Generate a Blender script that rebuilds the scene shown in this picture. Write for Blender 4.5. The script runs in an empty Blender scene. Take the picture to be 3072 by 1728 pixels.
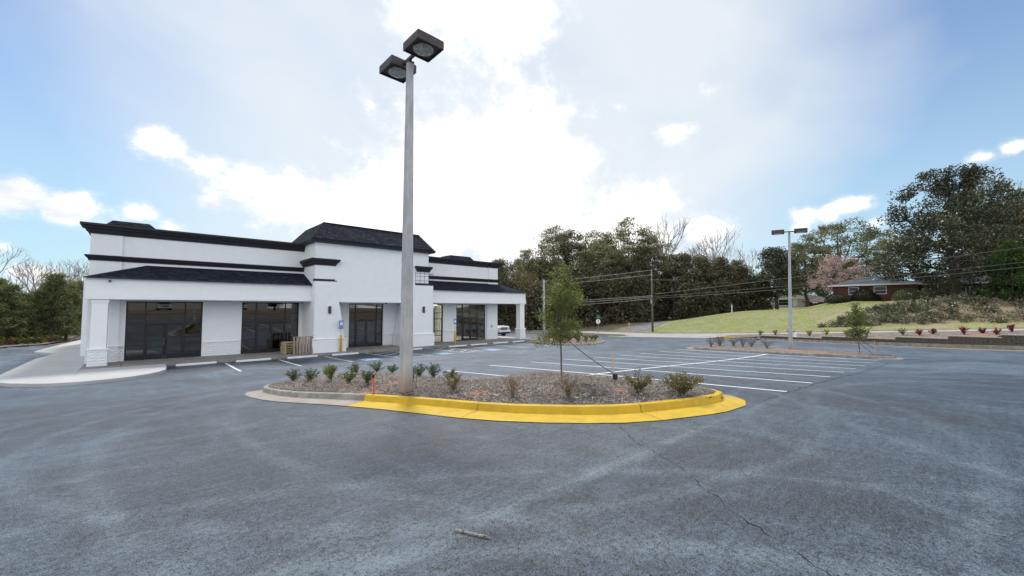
import bpy, math, random
import numpy as np
from mathutils import Vector, Matrix, Euler
D = bpy.data; S = bpy.context.scene; COL = S.collection
R = math.radians
random.seed(7)

# ------------------------------------------------------------------ camera
FPX, WPX = 1222.3, 3072.0
PITCH, YAW = R(2.8196), R(47.1878)          # yaw measured from +X (the building's long axis)
cam = D.cameras.new('camera'); camo = D.objects.new('camera', cam); COL.objects.link(camo)
cam.sensor_width = 36; cam.lens = 36*FPX/WPX; cam.clip_start = .05; cam.clip_end = 3000
fw = Vector((math.cos(YAW)*math.cos(PITCH), math.sin(YAW)*math.cos(PITCH), math.sin(PITCH)))
rt = Vector((math.sin(YAW), -math.cos(YAW), 0)); upv = rt.cross(fw)
M = Matrix((rt, upv, -fw)).transposed().to_4x4(); M.translation = Vector((0, 0, 3.2))
camo.matrix_world = M
S.camera = camo

# ------------------------------------------------------------------ light
SUN_AZ, SUN_EL = R(64.6), R(56.8)           # azimuth from +X
SDIR = Vector((math.cos(SUN_AZ)*math.cos(SUN_EL), math.sin(SUN_AZ)*math.cos(SUN_EL), math.sin(SUN_EL)))
sl = D.lights.new('sun', 'SUN'); sl.energy = .95; sl.angle = R(10); sl.color = (1, .96, .91)
so = D.objects.new('sun', sl); COL.objects.link(so)
so.rotation_euler = (-SDIR).to_track_quat('-Z', 'Y').to_euler(); so.location = (0, 0, 60)
S.view_settings.view_transform = 'Standard'; S.view_settings.look = 'None'
S.view_settings.exposure = 1.75; S.view_settings.gamma = 1; S.view_settings.use_curve_mapping = False

W = D.worlds.new('World'); S.world = W; W.use_nodes = True
def nodes_of(nt):
    nt.nodes.clear()
    def n(t, **k):
        x = nt.nodes.new(t)
        ins = k.pop('ins', {})
        for a, b in k.items(): setattr(x, a, b)
        for a, b in ins.items():
            if hasattr(b, 'is_output') or isinstance(b, bpy.types.NodeSocket): nt.links.new(b, x.inputs[a])
            else: x.inputs[a].default_value = b
        return x
    return n
def build_world():
    nt = W.node_tree; n = nodes_of(nt)
    tc = n('ShaderNodeTexCoord').outputs['Generated']
    sky = n('ShaderNodeTexSky', sky_type='NISHITA', sun_disc=False, sun_elevation=SUN_EL, sun_rotation=math.pi/2-SUN_AZ,
            altitude=100, air_density=.80, dust_density=.30, ozone_density=1.5)
    skyc = n('ShaderNodeVectorMath', operation='SCALE', ins={0: sky.outputs[0], 'Scale': SKY_STR}).outputs[0]
    def math_(op, a, b=None, c=None, clamp=False):
        ins = {0: a}
        if b is not None: ins[1] = b
        if c is not None: ins[2] = c
        return n('ShaderNodeMath', operation=op, use_clamp=clamp, ins=ins).outputs[0]
    def maprange(v, a, b, c, d, smooth=True):
        return n('ShaderNodeMapRange', interpolation_type='SMOOTHSTEP' if smooth else 'LINEAR',
                 ins={'Value': v, 'From Min': a, 'From Max': b, 'To Min': c, 'To Max': d}).outputs[0]
    def mix(f, a, b, blend='MIX'):
        m = n('ShaderNodeMix', data_type='RGBA', blend_type=blend)
        for i, v in ((0, f), (6, a), (7, b)):
            if isinstance(v, bpy.types.NodeSocket): nt.links.new(v, m.inputs[i])
            elif i: m.inputs[i].default_value = (*v, 1)
            else: m.inputs[i].default_value = v
        return m.outputs[2]
    def noise(scale, detail, rough, off=(0, 0, 0), squash=1.0, dist=0.0):
        mp = n('ShaderNodeMapping', ins={'Vector': tc, 'Location': off, 'Scale': (1, 1, squash)})
        return n('ShaderNodeTexNoise', ins={'Vector': mp.outputs[0], 'Scale': scale, 'Detail': detail, 'Roughness': rough, 'Distortion': dist}).outputs[0]
    # thin high veil, wide and soft, thicker round the sun
    cosg = n('ShaderNodeVectorMath', operation='DOT_PRODUCT', ins={0: tc, 1: tuple(SDIR)}).outputs['Value']
    cosv = n('ShaderNodeVectorMath', operation='DOT_PRODUCT', ins={0: tc, 1: VDIR}).outputs['Value']
    glow = maprange(cosv, GLOW0, .93, 0, 1)
    veil_n = noise(1.9, 4, .5, (3.1, .7, 1.2), 1.3, .5)
    veil = math_('ADD', math_('MULTIPLY', glow, 1.05), math_('MULTIPLY', math_('SUBTRACT', veil_n, .50), 1.5), clamp=True)
    el = n('ShaderNodeSeparateXYZ', ins={0: tc}).outputs[2]
    skyc = mix(maprange(el, .50, .0, .08, .80), skyc, HAZE)
    base = mix(math_('MULTIPLY', veil, .92), skyc, VEIL)
    # cumulus: soft lobes around chosen directions, edges broken up by noise
    edge = math_('ADD', math_('MULTIPLY', math_('SUBTRACT', noise(7.5, 10, .60, (0, 0, 0), 1.25, .15), .5), 2.3),
                 math_('MULTIPLY', math_('SUBTRACT', noise(26, 8, .62, (4, 1, 0), 1.2), .5), 1.25))
    acc = None
    for (dx, dy, dz, rad, amp) in CLOUDS:
        dd = n('ShaderNodeVectorMath', operation='SUBTRACT', ins={0: tc, 1: (dx, dy, dz)}).outputs[0]
        dd = n('ShaderNodeVectorMath', operation='MULTIPLY', ins={0: dd, 1: (1/rad, 1/rad, 1.45/rad)}).outputs[0]
        ln = n('ShaderNodeVectorMath', operation='LENGTH', ins={0: dd}).outputs['Value']
        v = n('ShaderNodeMapRange', ins={'Value': ln, 'From Min': 0, 'From Max': 2.4, 'To Min': amp, 'To Max': -1.45}).outputs[0]
        acc = v if acc is None else n('ShaderNodeMath', operation='SMOOTH_MAX', ins={0: acc, 1: v, 2: .3}).outputs[0]
    # unseen broken cumulus outside the view, thickened and brightened to light the facade
    front = n('ShaderNodeVectorMath', operation='DOT_PRODUCT', ins={0: tc, 1: tuple(fw)}).outputs['Value']
    gen = math_('MULTIPLY', math_('SUBTRACT', noise(2.6, 5, .55, (7, 2, 3), 1.5), .5), 3.2)
    gen = math_('SUBTRACT', gen, maprange(front, .25, .5, -.28, 3.0))
    acc = math_('MAXIMUM', acc, gen)
    dens = math_('ADD', acc, edge)
    cm = math_('ADD', math_('MULTIPLY', maprange(dens, -.22, .60, 0, 1), .60), math_('MULTIPLY', maprange(dens, .08, .44, 0, 1), .40))
    shade = maprange(math_('ADD', math_('MULTIPLY', noise(4.4, 6, .6, (1, 5, 2), 2.0), 1.0), math_('MULTIPLY', glow, -.10)), .46, .66, 0, 1)
    cc = mix(math_('MULTIPLY', shade, .75), CLOUD_LIT, CLOUD_SHADE)
    cc = mix(maprange(cosg, -.2, .35, 0, 1), cc, mix(math_('MULTIPLY', shade, maprange(cosg, .8, .95, .85, .35)), CLOUD_SUN, CLOUD_SHADE))
    col = mix(cm, base, cc)
    bg = n('ShaderNodeBackground', ins={'Color': col, 'Strength': 1.0})
    out = n('ShaderNodeOutputWorld', ins={'Surface': bg.outputs[0]})
SKY_STR = .05
GLOW0 = .63
VDIR = (.598, .697, .395)
HAZE = (.150, .222, .248); VEIL = (.252, .270, .283); CLOUD_LIT = (.74, .755, .78); CLOUD_SHADE = (.215, .235, .265); CLOUD_SUN = (.37, .365, .36)
CLOUDS = [(0.603,0.715,0.353,0.253,1.00), (0.533,0.816,0.225,0.207,1.00), (0.726,0.596,0.343,0.113,0.80), (0.496,0.621,0.607,0.154,1.00), (0.398,0.712,0.579,0.087,0.80), (0.393,0.890,0.231,0.143,1.00), (0.253,0.941,0.224,0.100,1.00), (0.169,0.954,0.246,0.066,0.90), (0.093,0.958,0.270,0.051,0.85), (0.029,0.955,0.296,0.046,0.85), (0.106,0.972,0.210,0.049,0.70), (0.705,0.685,0.181,0.205,1.00), (0.828,0.531,0.184,0.145,0.90), (0.854,0.459,0.246,0.104,0.80), (0.352,0.918,0.184,0.147,0.90), (0.136,0.961,0.241,0.069,0.90), (0.839,0.394,0.376,0.053,0.75), (0.758,0.482,0.439,0.042,0.45), (0.919,0.354,0.171,0.070,0.85), (-0.142,0.975,0.171,0.049,1.00), (-0.090,0.983,0.160,0.047,0.95), (-0.035,0.990,0.136,0.048,0.75), (0.002,0.985,0.170,0.032,0.70), (0.049,0.987,0.152,0.030,0.60), (-0.112,0.992,0.050,0.040,0.80), (-0.064,0.997,0.036,0.032,0.80), (-0.153,0.984,0.094,0.026,0.40), (0.965,0.188,0.180,0.034,0.80), (0.971,0.158,0.182,0.030,0.80), (0.974,0.118,0.191,0.036,0.90), (0.984,0.092,0.154,0.025,0.60), (0.966,0.200,0.162,0.027,0.50), (0.970,-0.042,0.237,0.022,0.70), (0.967,-0.071,0.244,0.022,0.75), (0.991,0.059,0.120,0.025,0.50), (0.841,0.318,0.438,0.031,0.50), (0.301,0.887,0.352,0.040,0.20), ]
build_world()

# ------------------------------------------------------------------ helpers
WL = {}                                     # world location of every thing's root
class MB:
    def __init__(s): s.v = []; s.f = []; s.m = []; s.sm = False
    def add(s, vs, fs, mi=0):
        k = len(s.v); s.v += [tuple(v) for v in vs]; s.f += [tuple(i+k for i in f) for f in fs]; s.m += [mi]*len(fs); return s
    def box(s, x0, x1, y0, y1, z0, z1, mi=0):
        return s.hexa([(x0,y0,z0),(x1,y0,z0),(x1,y1,z0),(x0,y1,z0)], [(x0,y0,z1),(x1,y0,z1),(x1,y1,z1),(x0,y1,z1)], mi)
    def hexa(s, lo, hi, mi=0):
        n = len(lo)
        fs = [tuple(range(n-1, -1, -1)), tuple(range(n, 2*n))] + [(i, (i+1) % n, n+(i+1) % n, n+i) for i in range(n)]
        return s.add(list(lo)+list(hi), fs, mi)
    def prism(s, pts, z0, z1, mi=0):        # pts ccw in xy
        return s.hexa([(x, y, z0) for x, y in pts], [(x, y, z1) for x, y in pts], mi)
    def quad(s, a, b, c, d, mi=0): return s.add([a, b, c, d], [(0, 1, 2, 3)], mi)
    def tube(s, pts, rad, n=8, mi=0, caps=True):
        pts = [Vector(p) for p in pts]; rad = rad if isinstance(rad, (list, tuple)) else [rad]*len(pts)
        vs = []; ref = None
        for i, p in enumerate(pts):
            t = (pts[min(i+1, len(pts)-1)]-pts[max(i-1, 0)]).normalized()
            if ref is None: ref = Vector((0, 0, 1)) if abs(t.z) < .9 else Vector((1, 0, 0))
            u = t.cross(ref).normalized(); w = t.cross(u).normalized(); ref = -w if False else ref
            for k in range(n):
                a = 2*math.pi*k/n; vs.append(p+(u*math.cos(a)+w*math.sin(a))*rad[i])
        fs = []
        for i in range(len(pts)-1):
            for k in range(n): fs.append((i*n+k, i*n+(k+1) % n, (i+1)*n+(k+1) % n, (i+1)*n+k))
        if caps: fs += [tuple(range(n)), tuple(range((len(pts)-1)*n, len(pts)*n))[::-1]]
        return s.add(vs, fs, mi)
    def beam(s, a, b, w, h, mi=0):          # rectangular bar from a to b
        a = Vector(a); b = Vector(b); t = (b-a).normalized()
        ref = Vector((0, 0, 1)) if abs(t.z) < .95 else Vector((0, 1, 0))
        u = t.cross(ref).normalized()*w/2; q = u.cross(t).normalized()*h/2
        return s.hexa([a-u-q, a+u-q, a+u+q, a-u+q], [b-u-q, b+u-q, b+u+q, b-u+q], mi)
    def lathe(s, prof, n=16, c=(0, 0, 0), mi=0):
        vs = [(c[0]+r*math.cos(2*math.pi*k/n), c[1]+r*math.sin(2*math.pi*k/n), c[2]+z) for r, z in prof for k in range(n)]
        fs = [(i*n+k, i*n+(k+1) % n, (i+1)*n+(k+1) % n, (i+1)*n+k) for i in range(len(prof)-1) for k in range(n)]
        fs += [tuple(range(n))[::-1], tuple(range((len(prof)-1)*n, len(prof)*n))]
        return s.add(vs, fs, mi)
    def ring(s, rows, closed=False, mi=0):   # rows of equally many points -> strip surface
        n = len(rows[0]); vs = [p for r in rows for p in r]; fs = []
        for i in range(len(rows)-1 if not closed else len(rows)):
            j = (i+1) % len(rows)
            for k in range(n-1): fs.append((i*n+k, j*n+k, j*n+k+1, i*n+k+1))
        return s.add(vs, fs, mi)
    def mesh(s, name, mats, org=(0, 0, 0), smooth=False, fix=True):
        me = D.meshes.new(name); o = Vector(org)
        me.from_pydata([Vector(v)-o for v in s.v], [], s.f)
        for m in (mats if isinstance(mats, (list, tuple)) else [mats]): me.materials.append(m)
        if any(s.m): me.polygons.foreach_set('material_index', s.m)
        if fix:
            import bmesh
            bm = bmesh.new(); bm.from_mesh(me); bmesh.ops.recalc_face_normals(bm, faces=bm.faces); bm.to_mesh(me); bm.free()
        if smooth: me.polygons.foreach_set('use_smooth', [True]*len(me.polygons))
        me.update(); return me
def tag(o, label=None, cat=None, group=None, kind=None):
    for k, v in (('label', label), ('category', cat), ('group', group), ('kind', kind)):
        if v: o[k] = v
    return o
def thing(name, label, cat, loc=(0, 0, 0), rz=0, group=None):
    o = D.objects.new(name, None); COL.objects.link(o); o.location = loc; o.rotation_euler = (0, 0, rz)
    o.empty_display_size = .2
    WL[o.name] = Vector(loc) if not rz else Vector((0, 0, 0)); return tag(o, label, cat, group)
def obj(name, me, parent=None, loc=(0, 0, 0), bevel=0, seg=2):
    o = D.objects.new(name, me); COL.objects.link(o); o.location = loc
    if parent: o.parent = parent; WL[o.name] = WL[parent.name]
    else: WL[o.name] = Vector(loc)
    if bevel:
        b = o.modifiers.new('bevel', 'BEVEL'); b.width = bevel; b.segments = seg; b.limit_method = 'ANGLE'; b.angle_limit = R(35)
    return o
def part(name, mb, mat, parent, bevel=0, smooth=False):    # geometry given in world coordinates
    return obj(name, mb.mesh(name, mat, WL[parent.name], smooth), parent, bevel=bevel)
def struct(name, mb, mat, smooth=False, bevel=0, kind='structure'):
    o = obj(name, mb.mesh(name, mat, (0, 0, 0), smooth), bevel=bevel); return tag(o, kind=kind)
def copy_tree(o, parent=None):
    c = o.copy(); COL.objects.link(c); c.parent = parent
    for ch in list(o.children): copy_tree(ch, c)
    return c
def place(o, loc, rz=0, sc=1, label=None, group=None, first=False, tilt=(0, 0)):
    c = o if first else copy_tree(o)
    c.location = loc; c.rotation_euler = (tilt[0], tilt[1], rz); c.scale = (sc, sc, sc) if not isinstance(sc, tuple) else sc
    if label: c['label'] = label
    if group: c['group'] = group
    return c
def np_mesh(name, V, F, mats, mi=None, smooth=False):   # V (n,3), F (m,k)
    me = D.meshes.new(name); n, k = len(F), F.shape[1]
    me.vertices.add(len(V)); me.vertices.foreach_set('co', V.astype(np.float32).ravel())
    me.loops.add(n*k); me.loops.foreach_set('vertex_index', F.astype(np.int32).ravel())
    me.polygons.add(n); me.polygons.foreach_set('loop_start', np.arange(0, n*k, k, dtype=np.int32))
    for m in (mats if isinstance(mats, (list, tuple)) else [mats]): me.materials.append(m)
    if mi is not None: me.polygons.foreach_set('material_index', mi.astype(np.int32))
    if smooth: me.polygons.foreach_set('use_smooth', np.ones(n, dtype=bool))
    me.update(calc_edges=True); me.validate(); return me

# ------------------------------------------------------------------ materials
def mat(name, col, rough=.7, var=0, vscale=3, bump=0, bscale=40, metal=0, spec=.5, col2=None, ramp=(.35, .65), detail=6, extra=None, stretch=(1, 1, 1), trans=0, wear=None, coat=0):
    m = D.materials.new(name); m.use_nodes = True; nt = m.node_tree; n = nodes_of(nt)
    tc = n('ShaderNodeTexCoord').outputs['Object']
    mp = n('ShaderNodeMapping', ins={'Vector': tc, 'Scale': stretch}).outputs[0]
    p = n('ShaderNodeBsdfPrincipled', ins={'Roughness': rough, 'Metallic': metal, 'Specular IOR Level': spec, 'Coat Weight': coat})
    def mixc(f, a, b):
        x = n('ShaderNodeMix', data_type='RGBA')
        for i, v in ((0, f), (6, a), (7, b)):
            if isinstance(v, bpy.types.NodeSocket): nt.links.new(v, x.inputs[i])
            else: x.inputs[i].default_value = (*v, 1) if i else v
        return x.outputs[2]
    def rampf(v, a, b):
        return n('ShaderNodeMapRange', interpolation_type='SMOOTHSTEP', ins={'Value': v, 'From Min': a, 'From Max': b}).outputs[0]
    def noise(sc, det=6, ro=.6, vec=None, off=0):
        v = vec or mp
        if off: v = n('ShaderNodeVectorMath', operation='ADD', ins={0: v, 1: (off, off*1.7, off*.6)}).outputs[0]
        return n('ShaderNodeTexNoise', ins={'Vector': v, 'Scale': sc, 'Detail': det, 'Roughness': ro}).outputs[0]
    c = tuple(col)
    if var or col2:
        c2 = col2 or tuple(x*(1-var) for x in col)
        c = mixc(rampf(noise(vscale, detail), *ramp), tuple(col), tuple(c2))
    if wear:                                 # a second, larger stain layer: (colour, scale, lo, hi)
        c = mixc(rampf(noise(wear[1], 5, .65, off=9.3), wear[2], wear[3]), c, tuple(wear[0]))
    if extra: c = extra(n, mixc, rampf, noise, tc, c) or c
    if isinstance(c, tuple): p.inputs['Base Color'].default_value = (*c, 1)
    else: nt.links.new(c, p.inputs['Base Color'])
    if bump:
        b = n('ShaderNodeBump', ins={'Strength': bump, 'Distance': .02, 'Height': noise(bscale, 8, .6)})
        nt.links.new(b.outputs[0], p.inputs['Normal'])
    out = n('ShaderNodeOutputMaterial', ins={'Surface': p.outputs[0]})
    return m
def leaf_mat(name, cols, rough=.55, translucent=.35, spec=.4, clump=.5, tm=(1.6, 1.7, .9)):
    m = D.materials.new(name); m.use_nodes = True; nt = m.node_tree; n = nodes_of(nt)
    g = n('ShaderNodeNewGeometry'); tc = n('ShaderNodeTexCoord').outputs['Object']
    oi = n('ShaderNodeObjectInfo').outputs['Random']
    r = n('ShaderNodeValToRGB', ins={'Fac': g.outputs['Random Per Island']})
    cr = r.color_ramp
    while len(cr.elements) < len(cols): cr.elements.new(.5)
    for i, c in enumerate(cols): cr.elements[i].position = i/(len(cols)-1) if len(cols) > 1 else 0; cr.elements[i].color = (*c, 1)
    nz = n('ShaderNodeTexNoise', ins={'Vector': tc, 'Scale': clump, 'Detail': 3})
    mr = n('ShaderNodeMapRange', ins={'Value': nz.outputs[0], 'From Min': .3, 'From Max': .7, 'To Min': .55, 'To Max': 1.0}).outputs[0]
    orr = n('ShaderNodeMapRange', ins={'Value': oi, 'To Min': .85, 'To Max': 1.15}).outputs[0]
    mm = n('ShaderNodeMath', operation='MULTIPLY', ins={0: mr, 1: orr}).outputs[0]
    sc = n('ShaderNodeVectorMath', operation='SCALE', ins={0: r.outputs[0], 'Scale': mm}).outputs[0]
    p = n('ShaderNodeBsdfPrincipled', ins={'Base Color': sc, 'Roughness': rough, 'Specular IOR Level': spec})
    t = n('ShaderNodeBsdfTranslucent', ins={'Color': n('ShaderNodeVectorMath', operation='MULTIPLY', ins={0: sc, 1: tm}).outputs[0]})
    x = n('ShaderNodeMixShader', ins={0: translucent, 1: p.outputs[0], 2: t.outputs[0]})
    n('ShaderNodeOutputMaterial', ins={'Surface': x.outputs[0]})
    return m
def glass_mat(name, tint, refl=1.0, rough=0.0):
    m = D.materials.new(name); m.use_nodes = True; n = nodes_of(m.node_tree)
    fr = n('ShaderNodeFresnel', ins={'IOR': 1.52}).outputs[0]
    f = n('ShaderNodeMath', operation='MULTIPLY', use_clamp=True, ins={0: fr, 1: refl}).outputs[0]
    tr = n('ShaderNodeBsdfTransparent', ins={'Color': (*tint, 1)}); gl = n('ShaderNodeBsdfGlossy', ins={'Roughness': rough})
    x = n('ShaderNodeMixShader', ins={0: f, 1: tr.outputs[0], 2: gl.outputs[0]})
    n('ShaderNodeOutputMaterial', ins={'Surface': x.outputs[0]}); return m

def asphalt():
    m = D.materials.new('asphalt'); m.use_nodes = True; nt = m.node_tree; n = nodes_of(nt)
    tc = n('ShaderNodeTexCoord').outputs['Object']
    def noise(sc, det=4, ro=.6, off=(0, 0, 0), st=(1, 1, 1), rot=0, dist=0):
        mp = n('ShaderNodeMapping', ins={'Vector': tc, 'Location': off, 'Scale': st, 'Rotation': (0, 0, rot)})
        return n('ShaderNodeTexNoise', ins={'Vector': mp.outputs[0], 'Scale': sc, 'Detail': det, 'Roughness': ro, 'Distortion': dist}).outputs[0]
    def mr(v, a, b, c, d): return n('ShaderNodeMapRange', interpolation_type='SMOOTHSTEP', ins={'Value': v, 'From Min': a, 'From Max': b, 'To Min': c, 'To Max': d}).outputs[0]
    def mul(a, b): return n('ShaderNodeMath', operation='MULTIPLY', ins={0: a, 1: b}).outputs[0]
    def add(a, b): return n('ShaderNodeMath', operation='ADD', ins={0: a, 1: b}).outputs[0]
    vo = n('ShaderNodeTexVoronoi', ins={'Vector': tc, 'Scale': 80}); vo2 = n('ShaderNodeTexVoronoi', ins={'Vector': tc, 'Scale': 38})
    grain = add(mr(vo.outputs['Distance'], .1, .75, 1.45, .52), add(mr(noise(60, 3), .35, .65, -.25, .25), mr(noise(22, 4, .7), .35, .65, -.36, .36)))
    blot = mr(noise(.22, 5, .6, (3, 1, 0), (1, 1.5, 1), .4, .6), .36, .66, .78, 1.26)
    mid = mr(noise(1.1, 6, .65, (8, 2, 0), (1, .5, 1), -.5, .8), .35, .68, .84, 1.22)
    streak = mr(noise(.8, 5, .6, (0, 5, 0), (3.2, .35, 1), .45, .9), .45, .74, .95, 1.28)
    fine = mr(noise(5.5, 5, .65, (2, 3, 0), (.30, 2.2, 1), .35, .4), .36, .66, .82, 1.20); v = mul(mul(mul(mul(grain, blot), mid), streak), fine)
    dust = mr(noise(.55, 7, .68, (11, 4, 0), (1, 1, 1), 0, 1.5), .55, .74, 0, .45)
    sp = n('ShaderNodeSeparateXYZ', ins={0: tc}); v = mul(v, mr(add(sp.outputs[0], sp.outputs[1]), 12, 30, 1, 1.75))  # lot paler with distance: grazing glare painted into the colour
    c = n('ShaderNodeVectorMath', operation='SCALE', ins={0: (*ASPH,), 'Scale': v}).outputs[0]
    mx = n('ShaderNodeMix', data_type='RGBA', ins={0: dust, 6: c, 7: (ASPH[0]*2.3, ASPH[1]*2.2, ASPH[2]*2.05, 1)}).outputs[2]
    # paving seam and the pale dusty arcs left by turning cars
    sy = n('ShaderNodeSeparateXYZ', ins={0: n('ShaderNodeVectorMath', operation='ADD', ins={0: tc, 1: n('ShaderNodeVectorMath', operation='SCALE', ins={0: n('ShaderNodeTexNoise', ins={'Vector': tc, 'Scale': .9, 'Detail': 4}).outputs['Color'], 'Scale': .28}).outputs[0]}).outputs[0]})
    sub_ = lambda a, b: n('ShaderNodeMath', operation='SUBTRACT', ins={0: a, 1: b}).outputs[0]
    ab = lambda a: n('ShaderNodeMath', operation='ABSOLUTE', ins={0: a}).outputs[0]
    tr = mul(mr(ab(sub_(sy.outputs[1], 2.9)), .0, .16, 1, 0), mr(sy.outputs[0], 14, 8, .0, .9))
    side = mul(mr(sub_(sy.outputs[1], 2.9), -.02, .05, 0, 1), mr(sub_(sy.outputs[1], 2.9), .05, 2.2, .5, 0)); tr = add(tr, mul(side, mr(sy.outputs[0], 11, 7, 0, 1)))
    for cx, cy, rr, wd, st in ((7.0, 9.6, 8.1, .22, .55), (7.0, 9.6, 9.7, .25, .5), (-3.5, -4.5, 9.0, .20, .6), (-3.5, -4.5, 10.6, .22, .55), (13.5, -6.0, 8.6, .22, .6), (13.5, -6, 10.2, .2, .5), (15, 8, 13.5, .22, .5), (15, 8, 15.2, .22, .5), (1.5, 26, 17.0, .3, .4), (1.5, 26, 18.7, .3, .4)):
        dv = n('ShaderNodeCombineXYZ', ins={0: sub_(sy.outputs[0], cx), 1: sub_(sy.outputs[1], cy)}).outputs[0]
        ln = n('ShaderNodeVectorMath', operation='LENGTH', ins={0: dv}).outputs['Value']
        tr = add(tr, mul(mr(ab(sub_(ln, rr)), .0, wd, 1, 0), st))
    tr = mul(tr, mr(noise(1.6, 6, .7, (5, 7, 0)), .34, .60, .12, 1.25))
    tr = n('ShaderNodeMath', operation='MULTIPLY', use_clamp=True, ins={0: tr, 1: mul(grain, .55)}).outputs[0]
    mx = n('ShaderNodeMix', data_type='RGBA', ins={0: tr, 6: mx, 7: (ASPH[0]*2.9, ASPH[1]*2.7, ASPH[2]*2.35, 1)}).outputs[2]
    # the shop's shadow painted into the asphalt of the stalls along its front
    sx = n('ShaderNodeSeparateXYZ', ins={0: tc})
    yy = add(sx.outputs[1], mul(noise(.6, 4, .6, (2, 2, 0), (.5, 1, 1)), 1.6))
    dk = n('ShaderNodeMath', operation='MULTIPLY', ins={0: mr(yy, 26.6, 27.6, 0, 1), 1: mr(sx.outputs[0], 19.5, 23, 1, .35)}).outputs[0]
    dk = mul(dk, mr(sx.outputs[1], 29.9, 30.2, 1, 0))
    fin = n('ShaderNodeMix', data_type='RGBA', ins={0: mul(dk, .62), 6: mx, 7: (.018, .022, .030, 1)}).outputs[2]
    h = add(mul(vo.outputs['Distance'], -.6), mul(vo2.outputs['Distance'], -.5))
    h = add(h, mul(noise(6, 5), .8))
    bp = n('ShaderNodeBump', ins={'Strength': .9, 'Distance': .014, 'Height': h})
    rg = mr(noise(.5, 5, .6, (1, 9, 0)), .35, .65, .38, .55)
    p = n('ShaderNodeBsdfPrincipled', ins={'Base Color': fin, 'Roughness': rg, 'Specular IOR Level': .45, 'Normal': bp.outputs[0]})
    n('ShaderNodeOutputMaterial', ins={'Surface': p.outputs[0]}); return m
ASPH = (.053, .073, .099)
M_ = {}
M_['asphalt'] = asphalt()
M_['asphalt_old'] = mat('old_road_asphalt', (.20, .20, .20), .85, .25, 1.2, .3, 60)
M_['road'] = mat('concrete_road', (.38, .37, .355), .85, .18, .6, .2, 50, wear=((.30, .29, .28), .25, .52, .7))
M_['walk_new'] = mat('new_concrete', (.46, .46, .455), .8, .1, .9, .15, 90, wear=((.42, .415, .40), .5, .5, .75))
M_['walk_old'] = mat('old_concrete', (.27, .25, .235), .85, .22, 1.5, .2, 90, wear=((.20, .185, .17), .8, .5, .7))
M_['kerb'] = mat('kerb_concrete', (.34, .315, .28), .85, .35, 3.5, .35, 45, wear=((.20, .175, .14), 1.8, .5, .68))
M_['gutter'] = mat('gutter_concrete', (.34, .30, .27), .85, .2, 2.5, .25, 60, wear=((.30, .23, .17), 1.3, .52, .7))
M_['yellow'] = mat('yellow_kerb_paint', (.58, .385, .028), .6, .12, 4, .2, 35, spec=.25, wear=((.45, .29, .03), 1.6, .5, .72),
    extra=lambda n, mixc, rampf, noise, tc, c: mixc(rampf(noise(9, 8, .75, off=2), .655, .68), mixc(rampf(noise(2.2, 7, .7, off=7), .60, .70), c, (.40, .27, .06)), (.30, .27, .20)))
M_['wpaint'] = mat('white_line_paint', (.72, .73, .72), .7, .12, 9, .2, 120, wear=((.40, .42, .44), 7, .60, .72))
M_['wpaint_old'] = mat('worn_line_paint', (.80, .82, .82), .75, .12, 12, .2, 120, wear=((.50, .52, .54), 9, .62, .76))
M_['bluepaint'] = mat('worn_blue_paint', (.22, .36, .56), .7, .2, 6, .2, 120, wear=((.28, .42, .62), 5, .5, .65))
M_['stucco'] = mat('white_stucco', (.80, .81, .82), .85, .03, 2.0, .12, 160, wear=((.76, .775, .79), .7, .5, .75))
M_['trimw'] = mat('white_foam_trim', (.82, .83, .835), .8, .03, 2, .08, 120)
M_['stone'] = mat('white_painted_stone', (.80, .81, .82), .85, .06, 6, .7, 22)
M_['black'] = mat('black_trim', (.012, .012, .019), .6, .15, 2, .08, 90)
M_['shingle'] = mat('charcoal_shingle', (.022, .027, .042), .95, .5, 5, .5, 160, spec=.12)
M_['shingle_b'] = mat('charcoal_shingle_light', (.036, .042, .058), .9, .4, 6, .5, 160, spec=.12)
M_['shingle_c'] = mat('charcoal_shingle_dark', (.013, .015, .022), .9, .3, 6, .5, 160, spec=.12)
M_['frame'] = mat('dark_bronze_frame', (.018, .016, .020), .4, .1, 3, 0, metal=.3)
M_['glass'] = glass_mat('tinted_glass', (.22, .24, .27), 3.0)
M_['glass_c'] = glass_mat('clear_glass', (.90, .92, .91), 1.0)
M_['inside'] = mat('interior_paint', (.84, .81, .70), .9, .05, 2)
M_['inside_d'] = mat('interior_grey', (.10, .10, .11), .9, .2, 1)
M_['floor_in'] = mat('interior_floor', (.52, .50, .47), .6, .15, 1.5)
M_['polec'] = mat('pole_concrete', (.48, .49, .505), .85, .25, 5, .3, 60, wear=((.34, .33, .32), 2.2, .52, .72), stretch=(1, 1, .35),
    extra=lambda n, mixc, rampf, noise, tc, c: mixc(n('ShaderNodeMath', operation='MULTIPLY', ins={0: rampf(n('ShaderNodeSeparateXYZ', ins={0: tc}).outputs[2], .9, .05), 1: .75}).outputs[0], c, (.34, .20, .11)))
M_['bronze'] = mat('bronze_fixture', (.060, .046, .046), .5, .2, 4, .1, 60, metal=.2)
M_['reflector'] = mat('fixture_reflector', (.62, .60, .56), .5, .55, 14, .8, 30, metal=.25)
M_['lens'] = glass_mat('fixture_lens', (.80, .80, .76), .8, .1)
M_['steel'] = mat('galvanised_steel', (.40, .42, .43), .45, .2, 6, metal=.7)
M_['wood_pallet'] = mat('pale_pallet_wood', (.52, .40, .25), .8, .3, 6, .4, 40, stretch=(1, 6, 6))
M_['wood_grey'] = mat('weathered_pallet_wood', (.36, .29, .22), .85, .35, 6, .5, 40, stretch=(1, 6, 2))
M_['wood_pole'] = mat('weathered_pole_wood', (.16, .13, .10), .9, .4, 4, .6, 25, stretch=(3, 3, .4))
M_['bark'] = mat('bark', (.11, .085, .065), .95, .5, 3, .9, 12, stretch=(2, 2, .6))
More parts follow.
